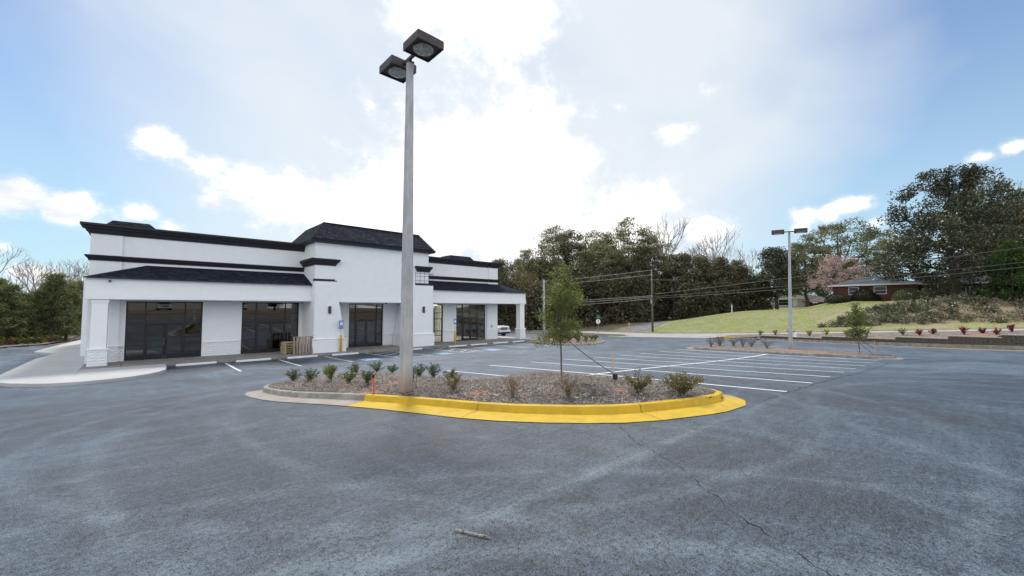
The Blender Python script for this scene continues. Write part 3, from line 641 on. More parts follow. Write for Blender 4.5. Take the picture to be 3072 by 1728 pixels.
# battered pylons
def pylon(xa, xb_bot, xb_top, flip=False):
    """vertical outer edge at xa, sloped inner edge"""
    s = 1
    def ply(z, f):
        xi = lerp(xb_bot, xb_top, f); a, b = sorted((xa, xi)); return [(a, YP, z), (b, YP, z), (b, YW-.13, z), (a, YW-.13, z)]
    mb = MB(); mb.hexa(ply(.98, 0), ply(5.1, 1)); p = part('pylon', mb, M_['stucco'], B)
    a, b = sorted((xa-(.10 if xa < xb_bot else -.10), xb_bot+(.10 if xa < xb_bot else -.10)))
    part('pylon_base', MB().box(a, b, YP-.09, YW-.10, -.3, .98), M_['stucco'], B, bevel=.01)
    part('base_cap', MB().box(a-.03, b+.03, YP-.12, YW-.08, .98, 1.05), M_['trimw'], B, bevel=.015)
    return p
pylon(TL-.015, 11.30, 10.62); pylon(18.72, 16.45, 17.05)
# pylon heads
part('pylon_head', MB().box(TL-.02, 10.50, YP-.01, YT+.5, 5.24, 6.22), M_['stucco'], B)
part('pylon_head', MB().box(17.25, TR-.003, YT-.05, YT+.5, 5.24, 6.22), M_['stucco'], B)
def moulding(name, path, prof, m, parent=B, closed_ends=True):
    """sweep a profile [(out,z)] along a plan path; out is to the right of travel"""
    n = len(path); rows = []
    for i, p in enumerate(path):
        p = Vector(p); a = (p-Vector(path[i-1])).normalized() if i else None; b = (Vector(path[i+1])-p).normalized() if i < n-1 else None
        ra = Vector((a.y, -a.x)) if a else None; rb = Vector((b.y, -b.x)) if b else None
        o = ra if rb is None else rb if ra is None else (ra+rb)/(1+ra.dot(rb))
        rows.append([(p.x+o.x*u, p.y+o.y*u, z) for u, z in prof])
    mb = MB(); k = len(prof); vs = [q for r in rows for q in r]; fs = []
    for i in range(n-1):
        for j in range(k): fs.append((i*k+j, i*k+(j+1) % k, (i+1)*k+(j+1) % k, (i+1)*k+j))
    fs += [tuple(range(k)), tuple(range((n-1)*k, n*k))[::-1]]; mb.add(vs, fs)
    return part(name, mb, m, parent)
CORN = [(.0, 7.40), (.06, 7.40), (.07, 7.47), (.13, 7.50), (.16, 7.60), (.27, 7.70), (.30, 7.80), (.42, 7.84), (.42, 7.95), (0, 7.97)]
BAND = [(0, 5.89), (.05, 5.89), (.06, 5.96), (.11, 6.02), (.13, 6.10), (.20, 6.13), (.20, 6.19), (0, 6.21)]
def shift(prof, d): return [(u+(d if u > 0 else 0), z) for u, z in prof]
pl = [(XL, 51.9), (XL, YW), (TL, YW)]; pr = [(TR, YW), (XR, YW), (XR, 44.4)]
# travel so that the outside is on the right
moulding('cornice', pl, shift(CORN, .0), M_['black']); moulding('cornice', pr, shift(CORN, 0), M_['black'])
moulding('band_course', pl, BAND, M_['black']); moulding('band_course', pr, BAND, M_['black'])
for a, b in (((XL-.12, YW+1.2), (-.61, YW-.12)),):
    moulding('cornice_break', [(XL-.12, YW+1.2), (XL-.12, YW-.12), (-.61, YW-.12)], shift(CORN, .003), M_['black'])
    moulding('band_break', [(XL-.12, YW+1.2), (XL-.12, YW-.12), (-.61, YW-.12)], shift(BAND, .003), M_['black'])
moulding('cornice_break', [(26.95, YW-.12), (XR+.12, YW-.12), (XR+.12, YW+1.2)], shift(CORN, .003), M_['black'])
moulding('band_break', [(26.95, YW-.12), (XR+.12, YW-.12), (XR+.12, YW+1.2)], shift(BAND, .003), M_['black'])
CAP = [(0, 6.22), (.06, 6.22), (.07, 6.30), (.13, 6.33), (.16, 6.42), (.26, 6.50), (.30, 6.60), (.30, 6.68), (0, 6.70)]
moulding('pylon_cap', [(TL-.02, YW-.05), (TL-.02, YP-.01), (10.50, YP-.01), (10.50, YT+.02)], CAP, M_['black'])
moulding('pylon_cap', [(17.20, YT+.02), (17.20, YP-.01), (TR+.003, YP-.01), (TR+.003, YW-.05)], [(u*.8, z) for u, z in CAP], M_['black'])
mb = MB().box(TL-.03, 10.66, YP-.02, YT+.3, 5.10, 5.17); mb.box(TL-.03, 10.52, YP-.015, YT+.3, 5.17, 5.26); part('pylon_ledge', mb, M_['black'], B)
part('pylon_ledge', MB().box(17.02, 18.74, YP-.02, YW-.14, 5.10, 5.24), M_['black'], B)
# bare wire cage where the second pylon head's shell is still missing
mb = MB()
cx0, cx1, cy0, cy1 = 17.02, 18.66, YP-.02, YP+1.1
for z in (5.27, 5.5, 5.85, 6.08): mb.tube([(cx1, cy1, z), (cx1, cy0, z), (cx0, cy0, z), (cx0, YT+.01, z)], .013, 5)
for x in np.linspace(cx0, cx1, 5): mb.tube([(x, cy0, 5.24), (x, cy0, 6.22)], .012, 5)
for y in (YP+.4, YP+.8): mb.tube([(cx1, y, 5.24), (cx1, y, 6.22)], .012, 5)
part('wire_cage', mb, M_['strap'], B)

# roofs with real shingle courses
def shingle_roof(parent, corners, name='shingles', exposure=.14, tabw=.30, seed=1, mats=None):
    """corners: eave-left, eave-right, top-right, top-left; tabs laid course by course, clipped to the outline"""
    a, b, c, d = [Vector(p) for p in corners]; rnd = random.Random(seed)
    u = (b-a).normalized(); nrm = (b-a).cross(d-a).normalized(); v = nrm.cross(u).normalized()
    H = (d-a).dot(v); W_ = (b-a).length; dl = (d-a).dot(u); cr_ = (c-a).dot(u)
    mb = MB(); nrow = int(H/exposure)+1
    for r in range(nrow):
        h0 = r*exposure; h1 = min(h0+exposure*1.15, H); hm = min(h0, H)
        if h0 >= H-.01: break
        l0 = dl*h0/H; r0 = W_+(cr_-W_)*h0/H; l1 = dl*h1/H; r1 = W_+(cr_-W_)*h1/H
        x = -rnd.random()*tabw+min(l0, l1)
        while x < max(r0, r1):
            w = tabw*rnd.uniform(.6, 1.15); x0, x1 = x+.004, x+w-.004; x += w
            p = [(max(x0, l0), h0), (min(x1, r0), h0), (min(max(x1, l1), r1), h1), (max(min(x0, r1), l1), h1)]
            if p[1][0]-p[0][0] < .01 and p[2][0]-p[3][0] < .01: continue
            if p[1][0] < p[0][0]: p[1] = p[0]
            if p[2][0] < p[3][0]: p[2] = p[3]
            t = rnd.uniform(.010, .018); mi = rnd.choice((0, 0, 1, 2))
            q = [a+u*X+v*Y+nrm*(t if k < 2 else .003) for k, (X, Y) in enumerate(p)]
            base = [a+u*X+v*Y for (X, Y) in p]
            mb.add([base[0], base[1], q[0], q[1], q[2], q[3]], [(0, 1, 3, 2), (2, 3, 4, 5)], mi)
    o = obj(name, mb.mesh(name, [M_['shingle'], M_['shingle_b'], M_['shingle_c']], WL[parent.name], fix=False), parent); o['kind'] = 'stuff'
    return o
def roof(name, faces, mat_, verts, parent=B):
    mb = MB(); mb.add(verts, faces); return part(name, mb, mat_, parent)
# left canopy
ze, zr, ye = 4.84, 5.75, YC-.2
vl = [(-1.98, ye, ze), (TL, ye, ze), (TL, YW, zr), (.5, YW, zr), (-1.98, YW, ze)]
r = roof('canopy_roof', [(0, 1, 2, 3), (0, 3, 4), (0, 4, 2, 1)], M_['shingle'], vl)
shingle_roof(r, [vl[0], vl[1], vl[2], vl[3]], seed=2); shingle_roof(r, [vl[4], vl[0], vl[3], vl[3]], seed=3)
part('drip_edge', MB().box(-2.0, TL-.003, ye-.03, ye+.02, ze-.05, ze-.002), M_['black'], B)
vr = [(TR, ye, ze), (30.75, ye, ze-.03), (28.1+.35, YW, zr), (TR, YW, zr), (30.75, 44.4, ze-.03), (28.45, 44.4, zr)]
r = roof('canopy_roof', [(0, 1, 2, 3), (1, 4, 5, 2)], M_['shingle'], vr)
shingle_roof(r, [vr[0], vr[1], vr[2], vr[3]], seed=4); shingle_roof(r, [vr[1], vr[4], vr[5], vr[2]], seed=5)
part('drip_edge', MB().box(TR+.003, 30.77, ye-.03, ye+.02, ze-.08, ze-.032), M_['black'], B)
# tower mansard
e0, e1 = 8.86, 18.55; ef, eb = YP-.42, 36.6
lo = [(e0, ef, 8.08), (e1, ef, 8.08), (e1, eb, 8.08), (e0, eb, 8.08)]; hi = [(9.95, 31.1, 9.46), (17.85, 31.1, 9.46), (17.85, 35.2, 9.46), (9.95, 35.2, 9.46)]
mb = MB(); mb.hexa([(x, y, 8.0) for x, y, z in lo], lo); mb.hexa(lo, hi); r = part('tower_roof', mb, M_['shingle'], B)
shingle_roof(r, [lo[0], lo[1], hi[1], hi[0]], seed=6); shingle_roof(r, [lo[3], lo[0], hi[0], hi[3]], seed=7); shingle_roof(r, [lo[1], lo[2], hi[2], hi[1]], seed=8)
moulding('tower_eave', [(TL, 36.2), (TL, YT), (TR, YT), (TR, 36.2)], [(0, 7.86), (.05, 7.82), (.28, 7.84), (.40, 7.86), (.44, 8.0), (.44, 8.06), (0, 8.05)], M_['black'])
mb = MB().beam((9.95, 31.08, 9.47), (17.85, 31.08, 9.47), .12, .04); part('ridge_cap', mb, M_['shingle_c'], B)
# little mansard boxes above the parapet ends
def cap_roof(x0, x1, zt, y0=33.0):
    lo = [(x0, y0, 7.9), (x1, y0, 7.9), (x1, y0+2.4, 7.9), (x0, y0+2.4, 7.9)]; i = .42; hi = [(x0+i, y0+i, zt), (x1-i, y0+i, zt), (x1-i, y0+2, zt), (x0+i, y0+2, zt)]
    mb = MB(); mb.hexa(lo, hi); r = part('parapet_roof', mb, M_['shingle'], B); shingle_roof(r, [lo[0], lo[1], hi[1], hi[0]], seed=int(x0)+20); shingle_roof(r, [lo[3], lo[0], hi[0], hi[3]], seed=int(x0)+21)
cap_roof(-1.5, .95, 8.36); cap_roof(22.3, 25.5, 8.42)
# canopy beams, soffits
stepped_beam(-1.9, TL-.003, YC, YC+.5, 3.67, 4.82, 'canopy_beam'); stepped_beam(18.35, 30.55, YC, YC+.5, 3.64, 4.78, 'canopy_beam')
part('canopy_side_beam', MB().box(-1.88, -1.4, YC+.5, YW-.13, 3.69, 4.8), M_['trimw'], B)
mb = MB().box(30.05, 30.55, YC+.5, 44.3, 3.66, 4.74); part('canopy_side_beam', mb, M_['trimw'], B)
part('soffit', MB().box(-1.4, TL-.01, YC+.5, YW-.13, 3.72, 3.76), M_['trimw'], B)
mb = MB().box(18.75, 28.1, YC+.5, YW-.13, 3.69, 3.73); mb.box(28.1, 30.05, YC+.5, 44.3, 3.692, 3.732); part('soffit', mb, M_['trimw'], B)
# columns with stone-clad bases
def column(cx, cy, label=None, s=.62, z0=-.1):
    c = part('column', MB().box(cx-s/2, cx+s/2, cy-s/2, cy+s/2, 1.02, 3.62), M_['trimw'], B, bevel=.01)
    mb = MB().box(cx-s/2-.04, cx+s/2+.04, cy-s/2-.04, cy+s/2+.04, 3.50, 3.66); obj('capital', mb.mesh('capital', M_['trimw'], WL[B.name]), c)
    mb = MB().box(cx-s/2-.13, cx+s/2+.13, cy-s/2-.13, cy+s/2+.13, .98, 1.06); obj('base_cap', mb.mesh('base_cap', M_['trimw'], WL[B.name]), c, bevel=.012)
    mb = MB().box(cx-s/2-.07, cx+s/2+.07, cy-s/2-.07, cy+s/2+.07, z0, .98); obj('column_base', mb.mesh('column_base', M_['stone'], WL[B.name]), c)
column(-1.34, YC+.32+.07); column(30.15, YC+.33+.07); column(30.15, 38.5); column(30.15, 43.6)
# split-face stones: shared meshes, laid in courses
random.seed(11)
STN = []
for k in range(6):
    w = .26+.05*k; mb = MB(); h = .145
    pts = []; nx = 4
    vs = []; 
    for j in range(3):
        for i in range(nx+1):
            e = (i in (0, nx)) or (j in (0, 2)); vs.append((w*i/nx, -(.004 if e else random.uniform(.014, .034)), h*j/2))
    fs = [(j*(nx+1)+i, j*(nx+1)+i+1, (j+1)*(nx+1)+i+1, (j+1)*(nx+1)+i) for j in range(2) for i in range(nx)]
    back = [(0, .01, 0), (w, .01, 0), (w, .01, h), (0, .01, h)]; n0 = len(vs)
    vs += back; mb.add(vs, fs+[(0, nx, n0+1, n0), (2*(nx+1), n0+3, n0+2, 2*(nx+1)+nx), (0, n0, n0+3, 2*(nx+1)), (nx, 2*(nx+1)+nx, n0+2, n0+1)])
    STN.append((w, mb.mesh('stone', M_['stone'])))
nst = [0]
def stones(p, ang, length, z0, z1, parent=B):
    """clad a face: p start corner, ang direction in plan (outside is to the right of travel)"""
    off = WL[parent.name]; z = z1-.155; row = 0
    while z > z0-.12:
        x = 0
        while x < length-.06:
            w, me = random.choice(STN); ww = min(w, length-x) if length-x > w*.6 else length-x
            if length-x-ww < .12: ww = length-x
            o = obj('stone', me, parent); nst[0] += 1
            o.location = Vector((p[0]+math.cos(ang)*x, p[1]+math.sin(ang)*x, z))-off; o.rotation_euler = (0, 0, ang); o.scale = (ww/w-.012, 1, 1)
            x += ww
        z -= .152; row += 1
    return
def clad(x0, x1, y, zc=.98):
    xm = (x0+x1)/2; stones((x0, y), 0, x1-x0, wz(xm), zc)
part('wainscot_cap', MB().box(XL-.16, -.36, YW-.20, YW-.02, .98, 1.03), M_['trimw'], B, bevel=.01)
for a, b in ((3.27, 5.36), (11.35, 12.6), (15.52, 16.4), (21.5, 22.98), (26.66, 28.2)):
    part('wainscot_cap', MB().box(a, b, YW-(.22 if a > 26 else .08), YW-.003, .98, 1.03), M_['trimw'], B, bevel=.01)
clad(-1.9, -.6, YW-.135); clad(-.58, -.36, YW-.012); clad(3.28, 5.36, YW-.012); clad(15.54, 16.38, YW-.012)
clad(26.68, 28.16, YW-.155)
for cx in (-1.34, 30.15): clad(cx-.38, cx+.38, YC+.01)
stones((-1.34-.38, YC+.77), -math.pi/2, .76, .1, .98)
stones((30.15-.38, YC+.77), -math.pi/2, .76, 0, .98)

# glazing
def storefront(x0, x1, top, m1, m2, base, glass, rows=(2.22, 2.80), extra_low=True, mid=None, y=YW+.08):
    f = part('storefront_frame', MB(), M_['frame'], B) if False else None
    mb = MB(); t = .065; dpt = .12
    xs = [x0, m1, m2, x1]
    for i, xx in enumerate(xs):
        a = xx-(0 if i == 0 else t/2 if i < 3 else t); mb.box(a, a+t, y-.02, y+dpt, base, top)
    mb.box(x0, x1, y-.018, y+dpt-.002, top-t, top-.002)
    for z in rows: mb.box(x0, x1, y-.016, y+dpt-.004, z, z+.06)
    for a, b in ((x0, m1), (m2, x1)):
        mb.box(a, b, y-.014, y+dpt-.004, base, base+.10)
        if extra_low: mb.box(a, b, y-.012, y+dpt-.006, 1.0, 1.04)
    if mid: mb.box(mid-.025, mid+.025, y-.012, y+dpt-.008, rows[0]+.05, top-.05)
    f = part('storefront_frame', mb, M_['frame'], B)
    def pane(a, b, z0, z1, par=f):
        o = obj('pane', MB().box(a, b, y+.035, y+.043, z0, z1).mesh('pane', glass, WL[B.name]), par)
    g = .03
    for a, b in ((x0+t, m1-g), (m1+g, m2-g), (m2+g, x1-t)):
        if mid and a > x0+t and b < x1-t:
            for aa, bb in ((a, mid-.02), (mid+.02, b)): pane(aa, bb, rows[1]+.05, top-t); pane(aa, bb, rows[0]+.05, rows[1]+.01)
        else: pane(a, b, rows[1]+.05, top-t); pane(a, b, rows[0]+.05, rows[1]+.01)
    for a, b in ((x0+t, m1-g), (m2+g, x1-t)):
        if extra_low: pane(a, b, 1.03, rows[0]+.01); pane(a, b, base+.09, 1.01)
        else: pane(a, b, base+.09, rows[0]+.01)
    xm = (m1+m2)/2
    for k, (a, b) in enumerate(((m1+g+.005, xm-.006), (xm+.006, m2-g-.005))):
        d = MB(); w = .10
        d.box(a, a+w, y-.03, y+.03, base+.02, rows[0]-.01); d.box(b-w, b, y-.03, y+.03, base+.02, rows[0]-.01)
        d.box(a+w, b-w, y-.03, y+.03, base+.02, base+.24); d.box(a+w, b-w, y-.03, y+.03, rows[0]-.13, rows[0]-.01)
        if not extra_low: d.box(a+w, b-w, y-.025, y+.025, .98, 1.06)
        dr = part('door', d, M_['frame'], B)
        obj('door_glass', MB().box(a+w-.004, b-w+.004, y-.004, y+.004, base+.23, rows[0]-.12).mesh('door_glass', glass, WL[B.name]), dr)
        hx = b-w/2 if k == 0 else a+w/2
        h = MB().tube([(hx, y-.03, 1.0), (hx, y-.085, 1.02), (hx, y-.085, 1.32), (hx, y-.03, 1.34)], .012, 6)
        obj('door_handle', h.mesh('door_handle', M_['steel'] if k == 0 else M_['frame'], WL[B.name]), dr)
        h = MB().box(hx-.02, hx+.02, y-.04, y-.03, base+.10, base+.14); obj('door_bolt', h.mesh('door_bolt', M_['chrome'], WL[B.name]), dr)
    return f
storefront(-.33, 3.24, 3.59, .52, 2.38, .12, M_['glass']); storefront(5.39, 8.93, 3.59, 6.24, 8.06, .09, M_['glass'])
storefront(12.63, 15.49, 3.55, 13.18, 14.95, .05, M_['glass'])
storefront(23.01, 26.63, 3.55, 23.80, 25.68, -.02, M_['glass_c'], mid=24.72, extra_low=False)
# plain window beside the second pylon
def plain_window(x0, x1, base, top, cols, rows, glass, y=YW+.08):
    mb = MB(); t = .07
    for xx in [x0+t/2]+list(cols)+[x1-t/2]: mb.box(xx-t/2, xx+t/2, y-.02, y+.10, base, top)
    for z in [base]+list(rows)+[top-.06]: mb.box(x0, x1, y-.017, y+.098, z, z+.06)
    f = part('window_frame', mb, M_['frame'], B); xs = [x0+t/2]+list(cols)+[x1-t/2]; zs = [base]+list(rows)+[top-.06]
    for a, b in zip(xs, xs[1:]):
        for c, d in zip(zs, zs[1:]): obj('pane', MB().box(a+.03, b-.03, y+.035, y+.043, c+.05, d+.01).mesh('pane', glass, WL[B.name]), f)
plain_window(18.96, 21.47, -.02, 3.55, [20.42], [.62, 1.02, 2.15, 2.72], M_['glass_c'])
# unseen glazing added on flank and back to let daylight into the right-hand unit
mb = MB(); x = XR-.16
for y in np.linspace(34.23, 41.17, 6): mb.box(x, x+.1, y-.03, y+.03, -.1, 3.55)
for z in (-.1, .95, 2.2, 3.49): mb.box(x+.002, x+.098, 34.2, 41.2, z, z+.06)
f = part('added_side_window', mb, M_['frame'], B)
ys = np.linspace(34.23, 41.17, 6)
for a, b in zip(ys, ys[1:]):
    for c, d in ((-.04, .95), (1.01, 2.2), (2.26, 3.49)): obj('pane', MB().box(x+.045, x+.053, a+.03, b-.03, c, d).mesh('pane', M_['glass_c'], WL[B.name]), f)
mb = MB(); y = 44.2
for a, b in ((17.25, 19.6), (20.4, 24.6), (25.2, 27.75)):
    n_ = 3; xs_ = np.linspace(a+.03, b-.03, n_+1); mb = MB()
    for x in xs_: mb.box(x-.03, x+.03, y, y+.1, -.1, 3.7)
    for z in (-.1, .95, 2.2, 3.64): mb.box(a, b, y+.002, y+.098, z, z+.06)
    f = part('added_back_window', mb, M_['frame'], B)
    for c, d in zip(xs_, xs_[1:]):
        for e0_, e1_ in ((-.04, .95), (1.01, 2.2), (2.26, 3.64)): obj('pane', MB().box(c+.03, d-.03, y+.045, y+.053, e0_, e1_).mesh('pane', M_['glass_c'], WL[B.name]), f)
# lower wing on the far left flank
mb = MB().box(-2.42, XL-.14, 37.75, 51.9, -.3, 5.35); part('side_wing', mb, M_['stucco'], B)
part('wing_lamp', MB().box(-2.56, -2.43, 38.6, 38.9, 3.1, 3.6), M_['bronze'], B)
# wall lamps on the pylons: a bronze box lit... dark by day, with angled ends
for x in (10.20, 17.78):
    mb = MB(); y = YP-.13 if x < 12 else YP-.13
    mb.hexa([(x-.085, y, 2.80), (x+.085, y, 2.80), (x+.085, YP+.0, 2.86), (x-.085, YP+.0, 2.86)], [(x-.085, y, 3.34), (x+.085, y, 3.34), (x+.085, YP+.0, 3.28), (x-.085, YP+.0, 3.28)])
    l = part('wall_lamp', mb, M_['bronze'], B)
    for z in (2.83, 3.31): obj('lamp_glass', MB().box(x-.065, x+.065, y+.02, YP-.01, z-.02, z+.02).mesh('lamp_glass', M_['signwhite'], WL[B.name]), l)
for x, y, z in ((-1.0, YC-.12, 4.66), (14.6, YT+.2, 3.56)):
    mb = MB().lathe([(.03, .05), (.055, .02), (.055, -.02), (.03, -.07), (.005, -.085)], 12, (x, y, z)); part('security_camera', mb, M_['bronze'], B, smooth=True)
part('outlet_box', MB().box(27.25, 27.42, YW-.20, YW-.14, 1.20, 1.42), M_['steel'], B)
part('conduit', MB().tube([(26.85, YW-.17, .0), (26.85, YW-.17, 3.6)], .03, 8), M_['stucco'], B)

# ------------------------------------------------------------------ kerbed planting islands
def arc_kerb(name, outer, parent_mb_name, zf, mats, width=.15, h=.15, gutter=None, mound=.10, label=None, bedmat='bed', closed=True, joints=3.0, yellow=None, gmat=None):
    """outer: closed ccw outline of the kerb face. mound fills the inside"""
    # densify
    P = []
    n = len(outer)
    for i in range(n):
        a = outer[i]; b = outer[(i+1) % n]; L = math.hypot(b[0]-a[0], b[1]-a[1]); k = max(1, int(round(L/.35)))
        for j in range(k): P.append((a[0]+(b[0]-a[0])*j/k, a[1]+(b[1]-a[1])*j/k))
    n = len(P); N = []
    for i in range(n):
        a = P[i-1]; b = P[(i+1) % n]; d = Vector((b[0]-a[0], b[1]-a[1])).normalized(); N.append(Vector((-d.y, d.x)))
    # inside bed
    inner = [(P[i][0]+N[i].x*(width-.01), P[i][1]+N[i].y*(width-.01)) for i in range(n)]
    bed = MB()
    def bz(x, y):
        dmin = min(math.hypot(x-q[0], y-q[1]) for q in inner[::2]); e = min(1, dmin/1.2)
        return zf(x, y)+h-.03+mound*e*e*(3-2*e)
    drape(bed, inner, 0, step=.5, f=bz)
    root = struct(name, bed, M_[bedmat], True)
    # kerb sections with joints
    seg = []; d = 0; start = 0; i = 0
    cuts = [0]
    for i in range(1, n+1):
        a = P[i-1]; b = P[i % n]; d += math.hypot(b[0]-a[0], b[1]-a[1])
        if d > joints or (yellow and i < n and (yellow(*P[i]) != yellow(*P[i-1]))): cuts.append(i); d = 0
    if cuts[-1] != n: cuts.append(n)
    for c0, c1 in zip(cuts, cuts[1:]):
        rows = []
        for i in range(c0, c1+1):
            k = i % n; p = Vector(P[k]); nn = N[k]
            if i == c1: p = p-(Vector(P[k])-Vector(P[k-1])).normalized()*.012
            z = zf(*P[k]); f = lambda o: (p.x+nn.x*o, p.y+nn.y*o)
            row = []
            gw = gutter(P[k]) if gutter else 0
            if gw > .02: row += [(*f(-gw), zf(*f(-gw))+.012), (*f(-gw*.5), zf(*f(-gw*.5))+.028), (*f(-.035), zf(*f(-.035))+.034)]
            else: row += [(*f(-.03), z-.05), (*f(-.02), z-.02), (*f(-.01), z-.01)]
            row += [(*f(.0), z+.05), (*f(.022), z+h-.035), (*f(.035), z+h-.008), (*f(.06), z+h), (*f(width), z+h), (*f(width), z-.05)]
            rows.append(row)
        mid = P[((c0+c1)//2) % n]; isy = yellow(*mid) if yellow else False
        mb = MB().ring(rows); g = gutter(mid) > .02 if gutter else False
        m = M_['yellow'] if isy else (gmat or M_['kerb'])
        if g and not isy:
            nr = len(rows[0])-1
            mb.m = [1 if (q % nr) < 3 else 0 for q in range(len(mb.f))]; part('kerb', mb, [M_['kerb'], M_['gutter']], root, smooth=False)
        else: part('kerb', mb, m, root)
        mb2 = MB()
    return root, bz
ISL = [(3.25, 15.35), (3.02, 14.75), (2.93, 14.2), (2.95, 13.5), (3.02, 12.7), (3.19, 11.84), (3.45, 11.1), (3.74, 10.39), (4.06, 9.55), (4.42, 8.5), (4.83, 7.2), (5.05, 6.45), (5.34, 5.8), (5.74, 5.2), (6.14, 4.72), (6.56, 4.33), (7.08, 4.05), (7.62, 3.86), (8.1, 3.7), (8.58, 3.59), (9.36, 3.47), (9.9, 3.6), (10.3, 3.95), (10.52, 4.6), (10.62, 6.4), (10.66, 9.0), (10.68, 9.85), (8.4, 9.72), (7.35, 9.75), (7.30, 11.5), (7.30, 15.1), (7.1, 15.55), (5.0, 15.65), (3.8, 15.62)]
def gut(p):
    x, y = p
    if y > 15.3 or (x > 7.2 and y > 9): return 0
    if x > 10.4: return .0 if y > 5 else .25
    return lerp(.60, .44, (y-7)/4.5) if x < 8.5 else lerp(.60, .40, (x-8.5)/1.5)
isl, ibz = arc_kerb('planting_island', ISL, '', gz, None, gutter=gut, yellow=lambda x, y: x > 4.03 and y < 9.62 and x < 9.95 and y < 9.6 and not (x > 7 and y > 6), mound=.14, joints=3.1, h=.175)
isl['label'] = 'mulched planting island with a yellow painted kerb nose round the tall lamp post'
IS2 = [(33.0, 14.3), (32.75, 13.2), (32.6, 11.0), (32.55, 8.0), (32.7, 5.0), (32.6, 3.4), (32.8, 2.7), (33.3, 2.35), (34.0, 2.5), (35.2, 3.4), (36.3, 4.7), (36.7, 6.5), (36.75, 12.5), (36.3, 14.0), (35.2, 14.7), (33.9, 14.8)]
isl2, ibz2 = arc_kerb('planting_island', IS2, '', gz, None, gutter=lambda p: .35 if (p[1] < 3.2 or p[1] > 14.1) else 0, mound=.06, bedmat='bed_far', joints=2.8)
isl2['label'] = 'narrow planting island with the second lamp post and a staked sapling'
IS3 = [(28.0, 25.2), (28.1, 23.6), (28.9, 22.6), (30.5, 22.2), (32.3, 22.4), (34.2, 23.4), (36.4, 25.4), (37.7, 27.6), (38.0, 29.6), (37.2, 31.2), (34.0, 31.6), (30.5, 31.0), (28.6, 29.0)]
isl3, ibz3 = arc_kerb('planting_island', IS3, '', gz, None, mound=.05, bedmat='bed_far', joints=3)
isl3['label'] = 'low shrub island beyond the shop canopy corner'

# pine straw and chips over the first island
def scatter(name, poly, n, zf, leafm, L=(.05, .13), wd=.004, seed=1, label=None, lift=.012, tilt=.35):
    rs = np.random.RandomState(seed); xs = [p[0] for p in poly]; ys = [p[1] for p in poly]; pts = []
    while len(pts) < n:
        x = rs.uniform(min(xs), max(xs)); y = rs.uniform(min(ys), max(ys))
        if inpoly(x, y, poly): pts.append((x, y))
    P = np.array(pts); zg = {}
    Z = np.array([zf(x, y) for x, y in P[:: max(1, n//1500)]]); Q = P[:: max(1, n//1500)]
    # nearest sampled height with plane fit would be costly: interpolate by inverse distance of 3 nearest
    idx = np.empty((len(P), 3), int); dd = np.empty((len(P), 3))
    for i in range(0, len(P), 2000):
        d = np.hypot(P[i:i+2000, None, 0]-Q[None, :, 0], P[i:i+2000, None, 1]-Q[None, :, 1])
        k = np.argpartition(d, 3, axis=1)[:, :3]; idx[i:i+2000] = k; dd[i:i+2000] = np.take_along_axis(d, k, 1)
    w = 1/(dd+.02); z = (Z[idx]*w).sum(1)/w.sum(1)
    a = rs.uniform(0, 2*np.pi, n); l = rs.uniform(L[0], L[1], n)/2; t = rs.normal(0, tilt, n); ww = wd*rs.uniform(.6, 1.5, n)
    ux, uy, uz = np.cos(a)*np.cos(t), np.sin(a)*np.cos(t), np.sin(t)
    c = np.stack([P[:, 0], P[:, 1], z+lift+np.abs(uz)*l*.8+rs.uniform(0, .015, n)], 1); u = np.stack([ux, uy, uz], 1)*l[:, None]
    v = np.stack([-np.sin(a), np.cos(a), rs.uniform(-.8, .8, n)], 1)*ww[:, None]
    V = np.stack([c-u-v*.6, c-u+v*.6, c+u+v, c+u-v], 1).reshape(-1, 3); F = np.arange(n*4).reshape(n, 4)
    o = obj(name, np_mesh(name, V, F, leafm)); return tag(o, label, kind='stuff')
def inset(poly, d):
    n = len(poly); out = []
    for i in range(n):
        a = Vector(poly[i-1]); b = Vector(poly[(i+1) % n]); t = (b-a).normalized(); out.append((poly[i][0]-t.y*d, poly[i][1]+t.x*d))
    return out
scatter('pine_straw_mulch', inset(ISL, .19), 26000, ibz, M_['needle'], (.04, .13), .0045, 3)
